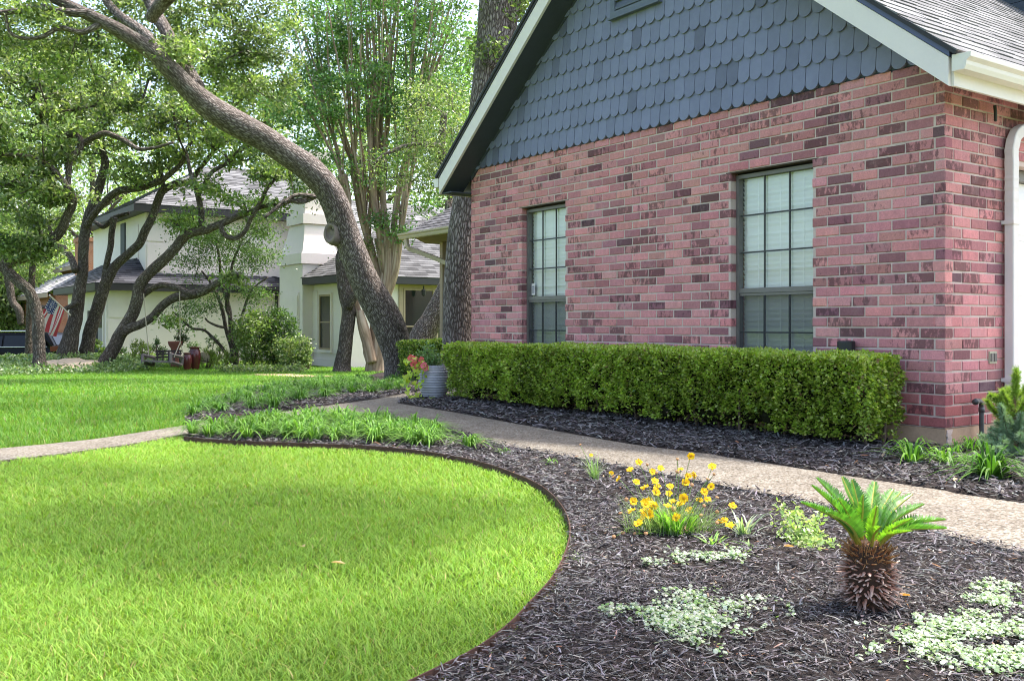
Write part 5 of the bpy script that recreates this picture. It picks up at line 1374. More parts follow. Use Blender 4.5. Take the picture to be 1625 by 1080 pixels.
for tx, ty, dy, z_, pal in ((1565, 635, -.05, .3, YG_), (1590, 650, -.1, .25, YG_), (1612, 585, .0, .5, YG_), (1640, 590, .05, .5, YG_), (1630, 630, -.1, .35, YG_), (1570, 690, -.1, .18, BG), (1556, 700, .0, .12, BG), (1590, 700, -.15, .15, BG), (1620, 690, -.18, .2, BG), (1660, 690, -.1, .2, BG), (1600, 665, -.1, .25, BG), (1640, 660, .1, .3, BG), (1660, 620, .1, .4, YG_), (1580, 668, .06, .24, BG), (1625, 720, -.2, .1, BG), (1600, 615, .08, .42, YG_), (1585, 712, -.12, .1, BG), *[(float(rng.uniform(1552, 1690)), float(rng.uniform(640, 722)), float(rng.uniform(-.22, .15)), float(rng.uniform(.08, .3)), BG) for _ in range(26)], *[(float(rng.uniform(1570, 1670)), float(rng.uniform(590, 650)), float(rng.uniform(-.12, .12)), float(rng.uniform(.25, .5)), YG_) for _ in range(8)]):
    a0 = bP + UP * z_ * .75 + rng.normal(0, .01, 3); needle_branch(a0, P(tx, ty, bP[1] + dy), .5, pal)
sb.build('branches', M['twig'], root); nb_.build('needles', M['needle'], root); rebase(root, bP)

# ================================================================== PLANTER WITH FLOWERS
bT = G(689, 633)
root = thing('planter', 'tall pale grey ribbed planter standing at the left end of the long hedge', 'planter')
mb = MB(); s_ = bT[1] / F; pr = []
hh = 54 * s_
for k in range(61):
    f = k / 60; r = np.interp(f, [0, .12, .35, .6, .85, .97, 1], [15.5, 19.5, 24, 25, 22, 18, 18]) * s_
    r *= 1 + .034 * math.sin(k * 2 * math.pi / 4.3 + .6 * math.sin(k * .7)) * (1 if .03 < f < .96 else 0)
    pr.append((r, f * hh))
pr = [(0, .0)] + pr + [(pr[-1][0] * .86, hh), (pr[-1][0] * .84, hh * .9), (0, hh * .9)]
mb.lathe(pr, bT, 44); mb.build('pot', M['pot_glaze'], root, True)
mb = MB(); mb.lathe([(0, hh * .93), (16 * s_, hh * .92)], bT, 24); mb.build('soil', M['soil'], root)
rebase(root, bT)
tp = bT + UP * hh
def petunia():
    root = thing('petunia', 'pink petunia blooming over the left rim of the grey planter', 'flower'); sb = MB()
    for px, py, c in ((668, 571, (.85, .13, .17)), (656, 577, (.8, .12, .2)), (663, 580, (.82, .16, .24)), (672, 579, (.8, .14, .26)), (675, 583, (.85, .2, .3)), (652, 568, (.85, .13, .17)), (658, 570, (.85, .13, .17)), (660, 586, (.82, .2, .3))):
        c0 = P(px, py, bT[1] - .16 + rng.normal(0, .03)); nrm = np.array([-.35, -.85, .35]) + rng.normal(0, .2, 3); nrm /= np.linalg.norm(nrm); x = np.cross(nrm, UP); x /= np.linalg.norm(x); y = np.cross(nrm, x)
        mb = MB(); a_ = np.linspace(0, 6.283, 16)[:-1]; r = .042 * (1 + .12 * np.cos(5 * a_))
        rim = c0 + x * (np.cos(a_) * r)[:, None] + y * (np.sin(a_) * r)[:, None]; inn = c0 - nrm * .02 + x * (np.cos(a_) * .007)[:, None] + y * (np.sin(a_) * .006)[:, None]
        v = np.vstack([rim, inn]); mb.add(v, [(i, (i + 1) % 15, 15 + (i + 1) % 15, 15 + i) for i in range(15)], [np.append(c, 1)] * 15 + [(.5, .25, .1, 1)] * 15); mb.build('flower', M['petal'], root)
        sb.tube(smooth_line(np.array([tp + rng.normal(0, .03, 3) * [1, 1, 0] + [-.08, -.05, -.03], (tp + c0) * .5 + UP * .03, c0 - nrm * .02]), .03), .0025, 5, (.15, .25, .05))
    sb.build('stems', M['leaf'], root); rebase(root, tp)
petunia()
def heartvine():
    root = thing('sweet_potato_vine', 'lime green trailing vine hanging down the left side of the grey planter', 'vine'); sb = MB(); mb = MB()
    for pts in ([(675, 578), (655, 590), (645, 610), (650, 626), (662, 634)], [(672, 578), (662, 600), (660, 618), (668, 632), (690, 630)], [(668, 578), (648, 596), (640, 604)], [(672, 582), (670, 600), (668, 612)], [(672, 575), (650, 572), (640, 570)]):
        s_ = smooth_line(np.array([P(a_, b_, bT[1] - .2 - .04 * k + .03) for k, (a_, b_) in enumerate(pts)]), .02); sb.tube(s_, .003, 5, (.3, .4, .05))
        for q in s_[1::3]:
            for _ in range(2):
                nrm = np.array([-.3, -.8, .6]) + rng.normal(0, .35, 3); nrm /= np.linalg.norm(nrm); dn = -UP + rng.normal(0, .35, 3); dn -= nrm * (dn @ nrm); dn /= np.linalg.norm(dn); s2 = np.cross(nrm, dn); r = rng.uniform(.026, .048)
                q0 = q + rng.normal(0, .022, 3)
                sh = [(0, 0), (-.25, .55), (.1, .8), (.6, .5), (1.25, 0), (.6, -.5), (.1, -.8), (-.25, -.55)]
                mb.add([q0 + dn * a_ * r + s2 * b_ * r + nrm * (abs(b_) * .18 * r) for a_, b_ in sh], [(0, 1, 2, 3), (0, 3, 4, 5), (0, 5, 6, 7)], palette(1, [(.42, .55, .03), (.36, .5, .03), (.5, .6, .06)], .15)[0])
    sb.build('stems', M['leaf'], root); mb.build('leaves', M['leaf'], root); rebase(root, tp)
heartvine()
tips = [P(x, y, bT[1] + rng.uniform(-.1, .12)) for x, y in ((662, 560), (670, 548), (676, 542), (684, 556), (690, 562), (697, 565), (680, 565), (688, 550), (700, 560), (672, 560), (694, 572), (703, 572), (684, 573), (678, 552), (666, 556))]
sprig_plant('filler_plant', 'grey green upright filler plant growing out of the grey planter', 'plant', tp - UP * .03, tips, .035, .016, [(.16, .27, .1), (.22, .33, .16), (.12, .22, .08)], 3, .02)

# ================================================================== WHITE HOUSE NEXT DOOR
wh = thing('white_house', 'white painted brick house with charcoal roofs and a stepped white chimney', 'house')
GN = -.42
def fr(ox, oy):     # frame on the neighbour: a along D1 (left-away), c along D2 (right-away)
    o = np.array([ox, oy, 0.0]); return lambda a_, c_, z_: o + D1 * a_ + D2 * c_ + UP * z_
def wbox(mb, f, a0, a1, c0, c1, z0, z1, col=None): mb.box(f(a0, c0, z0), D1 * (a1 - a0), D2 * (c1 - c0), UP * (z1 - z0), col)
def shroof(mb, p0, eave, up_, w, n_exp=.15, trim=None, base=(.085, .085, .088), clipl=None):
    """shingle courses on a planar polygon: p0 eave start, eave unit, slope unit, w eave length; clipl(s)->(a,b)"""
    nrm = np.cross(eave, up_); nrm *= np.sign(nrm[2])
    s_ = 0.0; ln = trim
    while s_ < ln:
        x0, x1 = clipl(s_) if clipl else (0, w); x1b = clipl(min(ln, s_ + n_exp)) if clipl else (0, w)
        x = x0 - rng.uniform(0, .4)
        while x < x1:
            ww = rng.choice([.3, .4, .5]); a_, b_ = max(x, x0), min(x + ww, x1); x += ww
            if b_ - a_ < .02: continue
            c = np.array(base) * rng.choice([.6, .8, 1.0, 1.2, 1.4]) * rng.uniform(.9, 1.1)
            o_ = p0 + nrm * .02
            s1 = min(s_ + n_exp * 1.05, ln)
            a2, b2 = max(a_, x1b[0] - .02), min(b_, x1b[1] + .02)
            if b2 < a2: a2 = b2 = (a_ + b_) / 2
            mb.add([o_ + eave * a_ + up_ * s_ + nrm * .012, o_ + eave * b_ + up_ * s_ + nrm * .012, o_ + eave * b2 + up_ * s1, o_ + eave * a2 + up_ * s1], [(0, 1, 2, 3)], c)
            mb.add([o_ + eave * a_ + up_ * s_ - nrm * .01, o_ + eave * b_ + up_ * s_ - nrm * .01, o_ + eave * b_ + up_ * s_ + nrm * .012, o_ + eave * a_ + up_ * s_ + nrm * .012], [(0, 1, 2, 3)], c * .6)
        s_ += n_exp
def unit(v): v = np.asarray(v, float); return v / np.linalg.norm(v)
ZE = 2.22
# lower main block: facade along D2 from its left corner
fm = fr(-13.56, 32.0)
mb = MB(); wbox(mb, fm, 0, 6.3, 0, 7.2, GN - 1, ZE + .2)
mb.build('wall', M['stucco'], wh)
mb = MB()
for a0, z0, z1 in ((.03, 0.35, 1.0), (.03, 1.1, 2.05)):
    wbox(mb, fm, -.03, -.002, .05, .62, z0, z1)
wbox(mb, fm, -.04, -.002, .0, 7.2, GN - 1, GN + .25)
mb.build('wall_panel', M['stucco'], wh)
# garage side doorway: dark panel on the wall, shade inside put into its colour
mb = MB(); wbox(mb, fm, .35, 2.6, -.02, -.002, GN - .5, 1.35); mb.build('opening_shade_panel', M['interior'], wh)
mb = MB(); wbox(mb, fm, .3, .95, -.05, -.022, GN - .5, 1.33); 
d_ = mb.build('side_door', plain('grey_door', (.3, .28, .28), .6, .3), wh)
mb = MB()
for k in range(3): wbox(mb, fm, .38 + k * .17, .5 + k * .17, -.058, -.051, .75, 1.15)
mb.build('door_pane', M['far_glass'], d_)
mb = MB(); wbox(mb, fm, .2, .295, -.06, -.002, GN - .5, 1.45); wbox(mb, fm, 2.6, 2.7, -.06, -.002, GN - .5, 1.45); wbox(mb, fm, .296, 2.6, -.06, -.002, 1.352, 1.45); mb.build('door_trim', M['white_paint'], wh)
mb = MB(); wbox(mb, fm, .45, .56, -.1, -.002, 1.62, 1.9); wbox(mb, fm, .47, .54, -.18, -.1, 1.75, 1.82); mb.build('wall_lantern', M['black_plastic'], wh)
# lower roof skirt
OV = .45
mb = MB(); wbox(mb, fm, -OV, 6.7, -OV, 6.9, ZE - .22, ZE + .0); mb.build('eave_fascia', M['dark_trim'], wh)
mb = MB()
up1 = unit(-(-D1) * .8 * 1 + UP * .52)      # slope rising towards +a (back-left) from the facade eave
shroof(mb, fm(-OV, -OV, ZE), D2, unit(D1 + UP * .55), 7.4, .15, 2.05, clipl=lambda s: (s * .876, 7.4 if s < .84 else 1.82), base=(.06, .06, .07))
shroof(mb, fm(-OV, -OV, ZE), D1, unit(D2 + UP * .55), 7.15, .15, 2.05, clipl=lambda s: (s * .876, 7.15), base=(.09, .09, .1))
pz = 1.8
mb.add([fm(-OV, -OV, ZE), fm(-OV, 6.95, ZE), fm(-OV + pz, 6.95, ZE + pz * .55), fm(-OV + pz, -OV + pz, ZE + pz * .55)], [(0, 1, 2, 3)], (.06, .06, .07))
mb.add([fm(-OV, -OV, ZE), fm(-OV + pz, -OV + pz, ZE + pz * .55), fm(6.7, -OV + pz, ZE + pz * .55), fm(6.7, -OV, ZE)], [(0, 1, 2, 3)], (.06, .06, .07))
mb.build('lower_roof', M['roof_shingle'], wh)
# upper storey
_q = fm(.3, 1.35, 0); fu = fr(_q[0], _q[1]); ZU = 4.75
mb = MB(); wbox(mb, fu, 0, 8, .0, 7.0, 1.9, ZU); mb.build('upper_wall', M['stucco'], wh)
mb = MB(); wbox(mb, fu, -.03, -.002, .05, .6, 3.75, 4.6); wbox(mb, fu, -.03, -.002, .05, .6, 2.7, 3.65); wbox(mb, fu, .9, 1.6, -.03, -.002, 2.9, 4.4); mb.build('wall_panel', M['stucco'], wh)
mb = MB(); wbox(mb, fu, 2.7, 3.3, -.05, -.002, 3.3, 4.6); mb.build('shutter', M['slate_paint'], wh)
mb = MB(); wbox(mb, fu, -.45, 8, -.5, 7.2, ZU - .03, ZU + .2); mb.build('upper_fascia', M['dark_trim'], wh)
mb = MB(); ZR = ZU + .2; k_ = .56
shroof(mb, fu(-.45, -.5, ZR), D2, unit(D1 + UP * k_), 8.1, .16, 4.4, clipl=lambda s: (s * .87, 8.1), base=(.13, .13, .135))
shroof(mb, fu(-.45, -.5, ZR), D1, unit(D2 + UP * k_), 8.4, .16, 4.4, clipl=lambda s: (s * .87, 8.4), base=(.13, .13, .135))
e_ = 3.8
mb.add([fu(-.45, -.5, ZR), fu(-.45, 7.6, ZR), fu(-.45 + e_, 7.6, ZR + e_ * k_), fu(-.45 + e_, -.5 + e_, ZR + e_ * k_)], [(0, 1, 2, 3)], (.06, .06, .07))
mb.add([fu(-.45, -.5, ZR), fu(-.45 + e_, -.5 + e_, ZR + e_ * k_), fu(8, -.5 + e_, ZR + e_ * k_), fu(8, -.5, ZR)], [(0, 1, 2, 3)], (.06, .06, .07))
mb.build('upper_roof', M['roof_shingle'], wh)
# chimney: stepped and tapering
fc = fr(-6.66, 30.45)
def ring(mb, sec):
    n = len(sec); V = []
    for a0, a1, c0, c1, z_ in sec: V += [fc(a0, c0, z_), fc(a0, c1, z_), fc(a1, c1, z_), fc(a1, c0, z_)]
    fs = []
    for i in range(n - 1):
        for j in range(4): fs.append((4 * i + j, 4 * i + (j + 1) % 4, 4 * i + 4 + (j + 1) % 4, 4 * i + 4 + j))
    fs.append((4 * n - 4, 4 * n - 3, 4 * n - 2, 4 * n - 1)); mb.add(V, fs)
mb = MB()
ring(mb, [(0, 1.9, 0, 1.25, GN - .2), (0, 1.9, 0, 1.25, 2.8)])
ring(mb, [(-.07, 1.97, -.07, 1.36, 2.803), (-.07, 1.97, -.07, 1.36, 3.14)])
ring(mb, [(.0, 1.9, .0, 1.25, 3.143), (.12, 1.62, .1, 1.05, 3.6), (.2, 1.42, .16, .95, 4.1)])
ring(mb, [(.12, 1.5, .08, 1.05, 4.103), (.12, 1.5, .08, 1.05, 4.42)])
ring(mb, [(.22, 1.4, .18, .95, 4.423), (.22, 1.4, .18, .95, 6.2)])
ring(mb, [(.14, 1.48, .1, 1.03, 6.203), (.14, 1.48, .1, 1.03, 6.45)])
ch = mb.build('chimney', M['stucco'], wh)
mb = MB(); 
for s in ((.25, 1.6, .4, 1.9), (.25, 1.6, -.2, .2)): 
    wbox(mb, fc, s[0], s[1], -.035, -.002, s[2], s[3])
wbox(mb, fc, .3, 1.55, -.06, -.036, .5, 1.8)
mb.build('chimney_panel', M['stucco'], ch)
# right wing
fw = fr(-5.1, 28.9); ZW = 2.12
mb = MB(); wbox(mb, fw, 0, 2.4, 0, 9, GN - .2, ZW); mb.build('wing_wall', M['stucco'], wh)
mb = MB(); wbox(mb, fw, -.03, 2.4, -.03, -.002, GN - .1, GN + .22); wbox(mb, fw, 1.8, 2.3, -.035, -.002, GN + .4, ZW - .2); wbox(mb, fw, .08, .58, -.035, -.002, GN + .4, ZW - .2); mb.build('wall_panel', M['stucco'], wh)
def far_window(f, a0, a1, c0, c1, z0, z1, matf, axis='a', name='window'):
    root = bpy.data.objects.new(name, None); COL.objects.link(root); root.parent = wh
    m1 = MB(); t_ = .06; m2 = MB()
    if axis == 'a':
        for q in ((a0, a0 + t_, z0, z1), (a1 - t_, a1, z0, z1), (a0 + t_, a1 - t_, z1 - t_, z1), (a0 + t_, a1 - t_, z0, z0 + t_), (a0 + t_, a1 - t_, (z0 + z1) / 2 - .02, (z0 + z1) / 2 + .02)): wbox(m1, f, q[0], q[1], c0 - .06, c0 - .002, q[2], q[3])
        wbox(m2, f, a0 + t_, a1 - t_, c0 - .03, c0 - .003, z0 + t_, z1 - t_)
        m3 = MB(); wbox(m3, f, a0 - .06, a1 + .06, c0 - .09, c0 - .001, z0 - .09, z0 - .002); wbox(m3, f, a0 - .05, a0 - .002, c0 - .07, c0 - .001, z0, z1 + .05); wbox(m3, f, a1 + .002, a1 + .05, c0 - .07, c0 - .001, z0, z1 + .05); wbox(m3, f, a0, a1, c0 - .07, c0 - .001, z1 + .002, z1 + .05); m3.build('casing', M['stucco'], root)
    else:
        for q in ((c0, c0 + t_, z0, z1), (c1 - t_, c1, z0, z1), (c0 + t_, c1 - t_, z1 - t_, z1), (c0 + t_, c1 - t_, z0, z0 + t_), (c0 + t_, c1 - t_, z0 + (z1 - z0) * .38 - .02, z0 + (z1 - z0) * .38 + .02)): wbox(m1, f, a0 - .06, a0 - .002, q[0], q[1], q[2], q[3])
        wbox(m2, f, a0 - .03, a0 - .003, c0 + t_, c1 - t_, z0 + t_, z1 - t_)
    m1.build('frame', matf, root); m2.build('pane', M['far_glass'], root)
far_window(fw, .75, 1.62, -.0, 0, GN + .5, ZW - .32, M['tan_trim'])
# windows on the right face (facing -D1)
for c0 in (2.05, 3.25, 4.45): far_window(fw, 0, 0, c0, c0 + 1.12, GN + .5, ZW - .12, M['tan_trim'], 'c')
mb = MB(); wbox(mb, fw, -.05, -.002, 1.9, 5.8, ZW - .118, ZW - .0); wbox(mb, fw, -.05, -.002, 1.9, 2.045, GN, ZW - .12); wbox(mb, fw, -.05, -.002, 3.175, 3.245, GN, ZW - .12); wbox(mb, fw, -.05, -.002, 4.375, 4.445, GN, ZW - .12); mb.build('window_trim', M['tan_trim'], wh)
mb = MB(); lp = fw(-.35, 2.6, ZW - .25); mb.lathe([(0, .22), (.03, .2), (.015, .12), (.07, .08), (.06, -.08), (.03, -.1), (0, -.12)], lp, 8); mb.build('hanging_lantern', M['black_plastic'], wh)
OW = .42
mb = MB(); wbox(mb, fw, -OW, 2.1, -OW, 9, ZW - .0, ZW + .2); mb.build('wing_fascia', M['dark_trim'], wh)
mb = MB(); zw = ZW + .2; kw = .62
shroof(mb, fw(-OW, -OW, zw), D2, unit(D1 + UP * kw), 9.4, .15, 4.2, clipl=lambda s: (s * .85, 9.4), base=(.1, .1, .104))
shroof(mb, fw(-OW, -OW, zw), D1, unit(D2 + UP * kw), 2.6, .15, 3.2, clipl=lambda s: (s * .85, 2.6), base=(.1, .1, .104))
e_ = 3.6
mb.add([fw(-OW, -OW, zw), fw(-OW, 9, zw), fw(-OW + e_, 9, zw + e_ * kw), fw(-OW + e_, -OW + e_, zw + e_ * kw)], [(0, 1, 2, 3)], (.06, .06, .07))
mb.add([fw(-OW, -OW, zw), fw(-OW + 2.6, -OW + 2.6, zw + 2.6 * kw), fw(2.1, -OW + 2.6, zw + 2.6 * kw), fw(2.1, -OW, zw)], [(0, 1, 2, 3)], (.06, .06, .07))
mb.build('wing_roof', M['roof_shingle'], wh)
# higher rear roof beyond the wing
fb = fr(-5.2, 34.5)
mb = MB(); shroof(mb, fb(-.4, -1.5, 3.1), D2, unit(D1 + UP * .7), 12, .17, 4.6, base=(.17, .17, .172))
mb.add([fb(-.4, -1.5, 3.1), fb(-.4, 10.5, 3.1), fb(3.4, 10.5, 5.76), fb(3.4, -1.5, 5.76)], [(0, 1, 2, 3)], (.1, .1, .1))
mb.build('rear_roof', M['roof_shingle'], wh)
mb = MB(); wbox(mb, fb, 0, 6, -1.3, 10, GN, 3.2); mb.build('rear_wall', M['stucco'], wh)
# gutter and downspout in the corner by the chimney
mb = MB(); wbox(mb, fm, -OV - .12, -OV - .002, 4.2, 6.9, ZE - .1, ZE + .03); o_ = mb.build('gutter', M['dark_trim'], wh)
mb = MB(); q0 = fm(-.12, 5.9, 0); mb.tube(np.array([q0 + UP * (ZE - .15), q0 + UP * 1.9, q0 + UP * .0]), .06, 8); mb.build('downspout', M['dark_trim'], wh)

# ================================================================== ORANGE BRICK HOUSE, CAR, FLAG
oh = thing('orange_brick_house', 'orange brick house with a broad chimney behind the flag and oaks', 'house')
fo = fr(P(88, 0, 44)[0], 44.0)
t = NT('orange_brick'); v = t.coords()
bk = t.n('ShaderNodeTexBrick', Scale=5.0); t.t.links.new(t.n('ShaderNodeVectorMath', operation='ADD').outputs[0], bk.inputs['Vector'])
sx = t.n('ShaderNodeSeparateXYZ'); t.t.links.new(v, sx.inputs[0]); cxn = t.n('ShaderNodeCombineXYZ'); t.t.links.new(t.math('ADD', sx.outputs[0], sx.outputs[1]), cxn.inputs[0]); t.t.links.new(sx.outputs[2], cxn.inputs[1]); t.t.links.new(cxn.outputs[0], bk.inputs['Vector'])
bk.inputs['Color1'].default_value = (.42, .17, .075, 1); bk.inputs['Color2'].default_value = (.3, .115, .05, 1); bk.inputs['Mortar'].default_value = (.4, .3, .22, 1)
bk.inputs['Mortar Size'].default_value = .03
M['orange_brick'] = t.bsdf(bk.outputs['Color'], .9, .15)
mb = MB(); wbox(mb, fo, 0, 9, .0, 5, -1.3, 2.3); wbox(mb, fo, .3, 9, 1.8, 5, 2.3, 3.8); mb.build('wall', M['orange_brick'], oh)
mb = MB(); wbox(mb, fo, -.5, .9, 1.0, 2.1, -1.3, 4.7); wbox(mb, fo, -.56, .96, .94, 2.16, 4.703, 4.9); mb.build('chimney', M['orange_brick'], oh)
mb = MB(); shroof(mb, fo(-.4, -.4, 2.3), D1, unit(D2 + UP * .6), 9, .2, 2.2, base=(.3, .29, .29)); mb.add([fo(-.4, -.4, 2.3), fo(9, -.4, 2.3), fo(9, 1.5, 3.44), fo(-.4, 1.5, 3.44)], [(0, 1, 2, 3)], (.2, .2, .2))
shroof(mb, fo(-.1, 1.4, 3.8), D1, unit(D2 + UP * .6), 9, .2, 3.2, base=(.3, .29, .29)); mb.add([fo(-.1, 1.4, 3.8), fo(9, 1.4, 3.8), fo(9, 4.2, 5.48), fo(-.1, 4.2, 5.48)], [(0, 1, 2, 3)], (.2, .2, .2)); mb.build('roof', M['roof_shingle'], oh)
mb = MB(); wbox(mb, fo, -.42, 9, -.42, -.4, 2.1, 2.3); wbox(mb, fo, -.12, 9, 1.38, 1.4, 3.6, 3.8); mb.build('fascia', M['tan_trim'], oh)
mb = MB(); wbox(mb, fo, 1.3, 2.1, -.03, -.002, -.6, 1.4); wbox(mb, fo, 3.2, 5, -.03, -.002, -.6, 1.5); mb.build('window', M['far_glass'], oh)

car = thing('parked_car', 'black SUV parked side on at the far left behind the oaks', 'car')
YS = 38.0; xr = P(93, 0, YS)[0]; g0 = float(gz(xr, YS)) + .02
hp = P(0, 527, YS)[2] - g0; cw = 1.95
cp = lambda x, y, z: np.array([xr - x, YS + y, g0 + z])          # x forward (to the left) from the rear bumper
k = hp / 1.75
side = [(0, .55), (0.02, .95), (.1, 1.15), (.22, 1.22), (.55, 1.72), (.8, 1.75), (2.6, 1.73), (2.95, 1.66), (3.7, 1.18), (4.5, 1.08), (4.78, .95), (4.85, .6), (4.8, .35), (4.2, .3), (3.4, .3), (1.4, .3), (.5, .3), (.08, .38)]
mb = MB(); m = len(side)
rows_ = []
for y_, ins in ((0.0, .07), (.06, .0), (cw - .06, .0), (cw, .07)):
    rr = []
    for x, z in side:
        tum = max(0, (z - 1.1)) * .28
        yy = y_ + (tum if y_ < cw / 2 else -tum)
        cx_, cz_ = 2.4, .9
        rr.append(cp(x + (cx_ - x) * ins * .4, yy, (z + (cz_ - z) * ins) * k))
    rows_.append(rr)
v = np.array(rows_).reshape(-1, 3); i_ = np.arange(3)[:, None] * m; j_ = np.arange(m)[None]; k_ = (j_ + 1) % m
mb.add(v, np.stack([i_ + j_, i_ + k_, i_ + m + k_, i_ + m + j_], -1).reshape(-1, 4)); mb.f.append(np.array([list(range(m - 1, -1, -1))])); mb.f.append(np.array([list(range(m))]) + 3 * m)
mb.build('body', M['car_paint'], car)
def sidepoly(name, pts, mat, off=-.012):
    mb = MB(); q = [cp(x, max(0, z - 1.1) * .28 + off + .0, z * k) for x, z in pts]; mb.prism(q, (0, .02, 0)); return mb.build(name, M[mat], car)
for pts in ([(.5, 1.2), (.72, 1.6), (1.25, 1.62), (1.25, 1.18)], [(1.33, 1.18), (1.33, 1.62), (2.2, 1.61), (2.2, 1.16)], [(2.28, 1.16), (2.28, 1.6), (2.75, 1.56), (3.35, 1.16)]): sidepoly('window', pts, 'car_glass')
mb = MB(); mb.prism([cp(.24, .3, 1.22 * k), cp(.24, cw - .3, 1.22 * k), cp(.5, cw - .42, 1.62 * k), cp(.5, .42, 1.62 * k)], (.03, 0, .01)); mb.build('rear_window', M['car_glass'], car)
for y0 in (-.004, cw - .3):
    mb = MB(); mb.box(cp(.34, y0, .98 * k), (.34, 0, 0), (0, .3, 0), (0, 0, .2 * k)); mb.build('tail_light', M['tail_red'], car)
mb = MB(); mb.tube(np.array([cp(.9, .22, 1.8 * k), cp(2.6, .22, 1.79 * k)]), .025, 6); mb.tube(np.array([cp(.9, cw - .22, 1.8 * k), cp(2.6, cw - .22, 1.79 * k)]), .025, 6); mb.build('roof_rail', M['chrome'], car)
mb = MB(); mb.tube(np.array([cp(.45, -.004, 1.16 * k), cp(3.3, -.004, 1.14 * k)]), .016, 6); mb.build('window_trim', M['chrome'], car)
mb = MB(); mb.box(cp(3.9, -.006, .62 * k), (3.5, 0, 0), (0, .01, 0), (0, 0, .03)); mb.build('side_trim', M['chrome'], car)
for x in (.95, 3.9):
    for y in (-.0, cw - .22):
        mb = MB(); a_ = np.linspace(0, 2 * math.pi, 25)[:-1]; q = np.array([cp(x, y, .36 * k)])
        cc = cp(x, y, .36)
        rg = [cc + np.array([0, dy, 0]) + np.column_stack([np.cos(a_) * r, a_ * 0, np.sin(a_) * r]) for r, dy in ((.2, -.015), (.33, -.015), (.36, .02), (.36, .2), (.33, .23))]
        v = np.vstack(rg); i_ = np.arange(4)[:, None] * 24; j_ = np.arange(24)[None]; k2 = (j_ + 1) % 24
        mb.add(v, np.stack([i_ + j_, i_ + k2, i_ + 24 + k2, i_ + 24 + j_], -1).reshape(-1, 4)); w_ = mb.build('wheel', M['tyre'], car)
        mb = MB(); 
        for s in range(5):
            an = s * 1.2566; d = np.array([math.cos(an), 0, math.sin(an)]); s2 = np.array([-math.sin(an), 0, math.cos(an)]) * .03; mb.prism([cc - s2 + [0, -.01, 0], cc + s2 + [0, -.01, 0], cc + s2 + d * .21 + [0, -.01, 0], cc - s2 + d * .21 + [0, -.01, 0]], (0, .03, 0))
        mb.build('rim', M['chrome'], w_)
rebase(car, cp(2.4, cw / 2, 0))

# flag on its slanted pole
YFg = 27.2
fg = thing('flag', 'stars and stripes flag drooping from a slanted pole on the oak trunk', 'flag')
p0, p1 = P(112, 500, YFg + .6), P(79, 469, YFg - .3)
mb = MB(); mb.tube(np.array([p0, p1]), .022, 8); mb.lathe([(0, -.03), (.035, 0), (0, .04)], p1, 8); mb.build('pole', M['white_paint'], fg)
mb = MB(); nu, nv = 66, 39          # u along the fly (hangs down), v along the hoist (on the pole)
a_h = p1 + (p0 - p1) * .04; b_h = p1 + (p0 - p1) * .72
uu = np.linspace(0, 1, nu + 1); vv = np.linspace(0, 1, nv + 1)
V = np.zeros((nu + 1, nv + 1, 3))
for i, u in enumerate(uu):
    for j, v_ in enumerate(vv):
        h0 = a_h + (b_h - a_h) * v_
        drop = np.array([-.4 * (1 - v_) * u - .2 * u, 0, -.86 * u * (1 - .1 * v_)])
        q = h0 + drop
        q[0] += .07 * math.sin(v_ * 9 + u * 2.2) * u - .06 * u * (v_ - .5)
        q[1] += .14 * math.sin(v_ * 12 + u * 1.5) * (.3 + u) * .8
        V[i, j] = q
st_c = [(.55, .09, .11), (.8, .76, .77)]
for i in range(nu):
    for j in range(nv):
        uc, vc = (i + .5) / nu, (j + .5) / nv
        if uc < .4 and vc < 7 / 13:
            c = (.05, .075, .24)
            su, sv = uc / .4 * 11, vc / (7 / 13) * 9
            if (int(su) + int(sv)) % 2 == 1 and abs(su % 1 - .5) < .34 and abs(sv % 1 - .5) < .34: c = (.78, .76, .78)
        else: c = st_c[int(vc * 13) % 2]
        mb.add([V[i, j], V[i + 1, j], V[i + 1, j + 1], V[i, j + 1]], [(0, 1, 2, 3)], c)
mb.build('flag_cloth', M['flag'], fg)
rebase(fg, p0)

# ================================================================== SWING, URNS AND FOUNDATION PLANTS
YW = YG - .9
sw = thing('porch_swing', 'weathered wooden porch swing hanging by ropes from the low oak limb', 'swing')
sk = YW / F
mb = MB(); gS = P(248, 577, YW)
cs = lambda px, py, dy=0.0: P(px, py, YW + dy)
def bar(mb, a_, b_, w, h=None): 
    mb.tube(np.array([a_, b_]), w, 4)
mb2 = MB()
for dy in (-.25, -.14, -.03, .08, .19): mb2.prism([cs(226, 571, dy), cs(271, 573, dy), cs(271, 575.3, dy), cs(226, 573.3, dy)], (0, .09, 0))
mb2.build('seat', M['weathered_wood'], sw)
mb2 = MB()
for py in (556, 560.5, 565): mb2.prism([cs(247, py, .33), cs(288, py - 1, .33), cs(288, py + 2, .33), cs(247, py + 3, .33)], (0, .03, 0))
for px in (250, 259, 268, 277, 286): mb2.prism([cs(px - 1, 555, .3), cs(px + 1, 555, .3), cs(px, 574, .25), cs(px - 2, 574, .25)], (0, .025, 0))
mb2.build('backrest', M['dark_wood'], sw)
for pts in (((226, 563, -.26), (245, 567, .3)), ((271, 562, -.26), (290, 567, .3))):
    mb2 = MB(); bar(mb2, cs(*pts[0]), cs(*pts[1]), .045); bar(mb2, cs(*pts[0]), cs(pts[0][0], pts[0][1] + 13, -.26), .042); bar(mb2, cs(pts[0][0], pts[0][1] + 12, -.26), cs(pts[1][0] - 2, pts[1][1] + 12, .3), .045); bar(mb2, cs(*pts[1]), cs(pts[1][0] - 2, pts[1][1] + 13, .3), .042)
    mb2.build('armrest', M['weathered_wood'], sw)
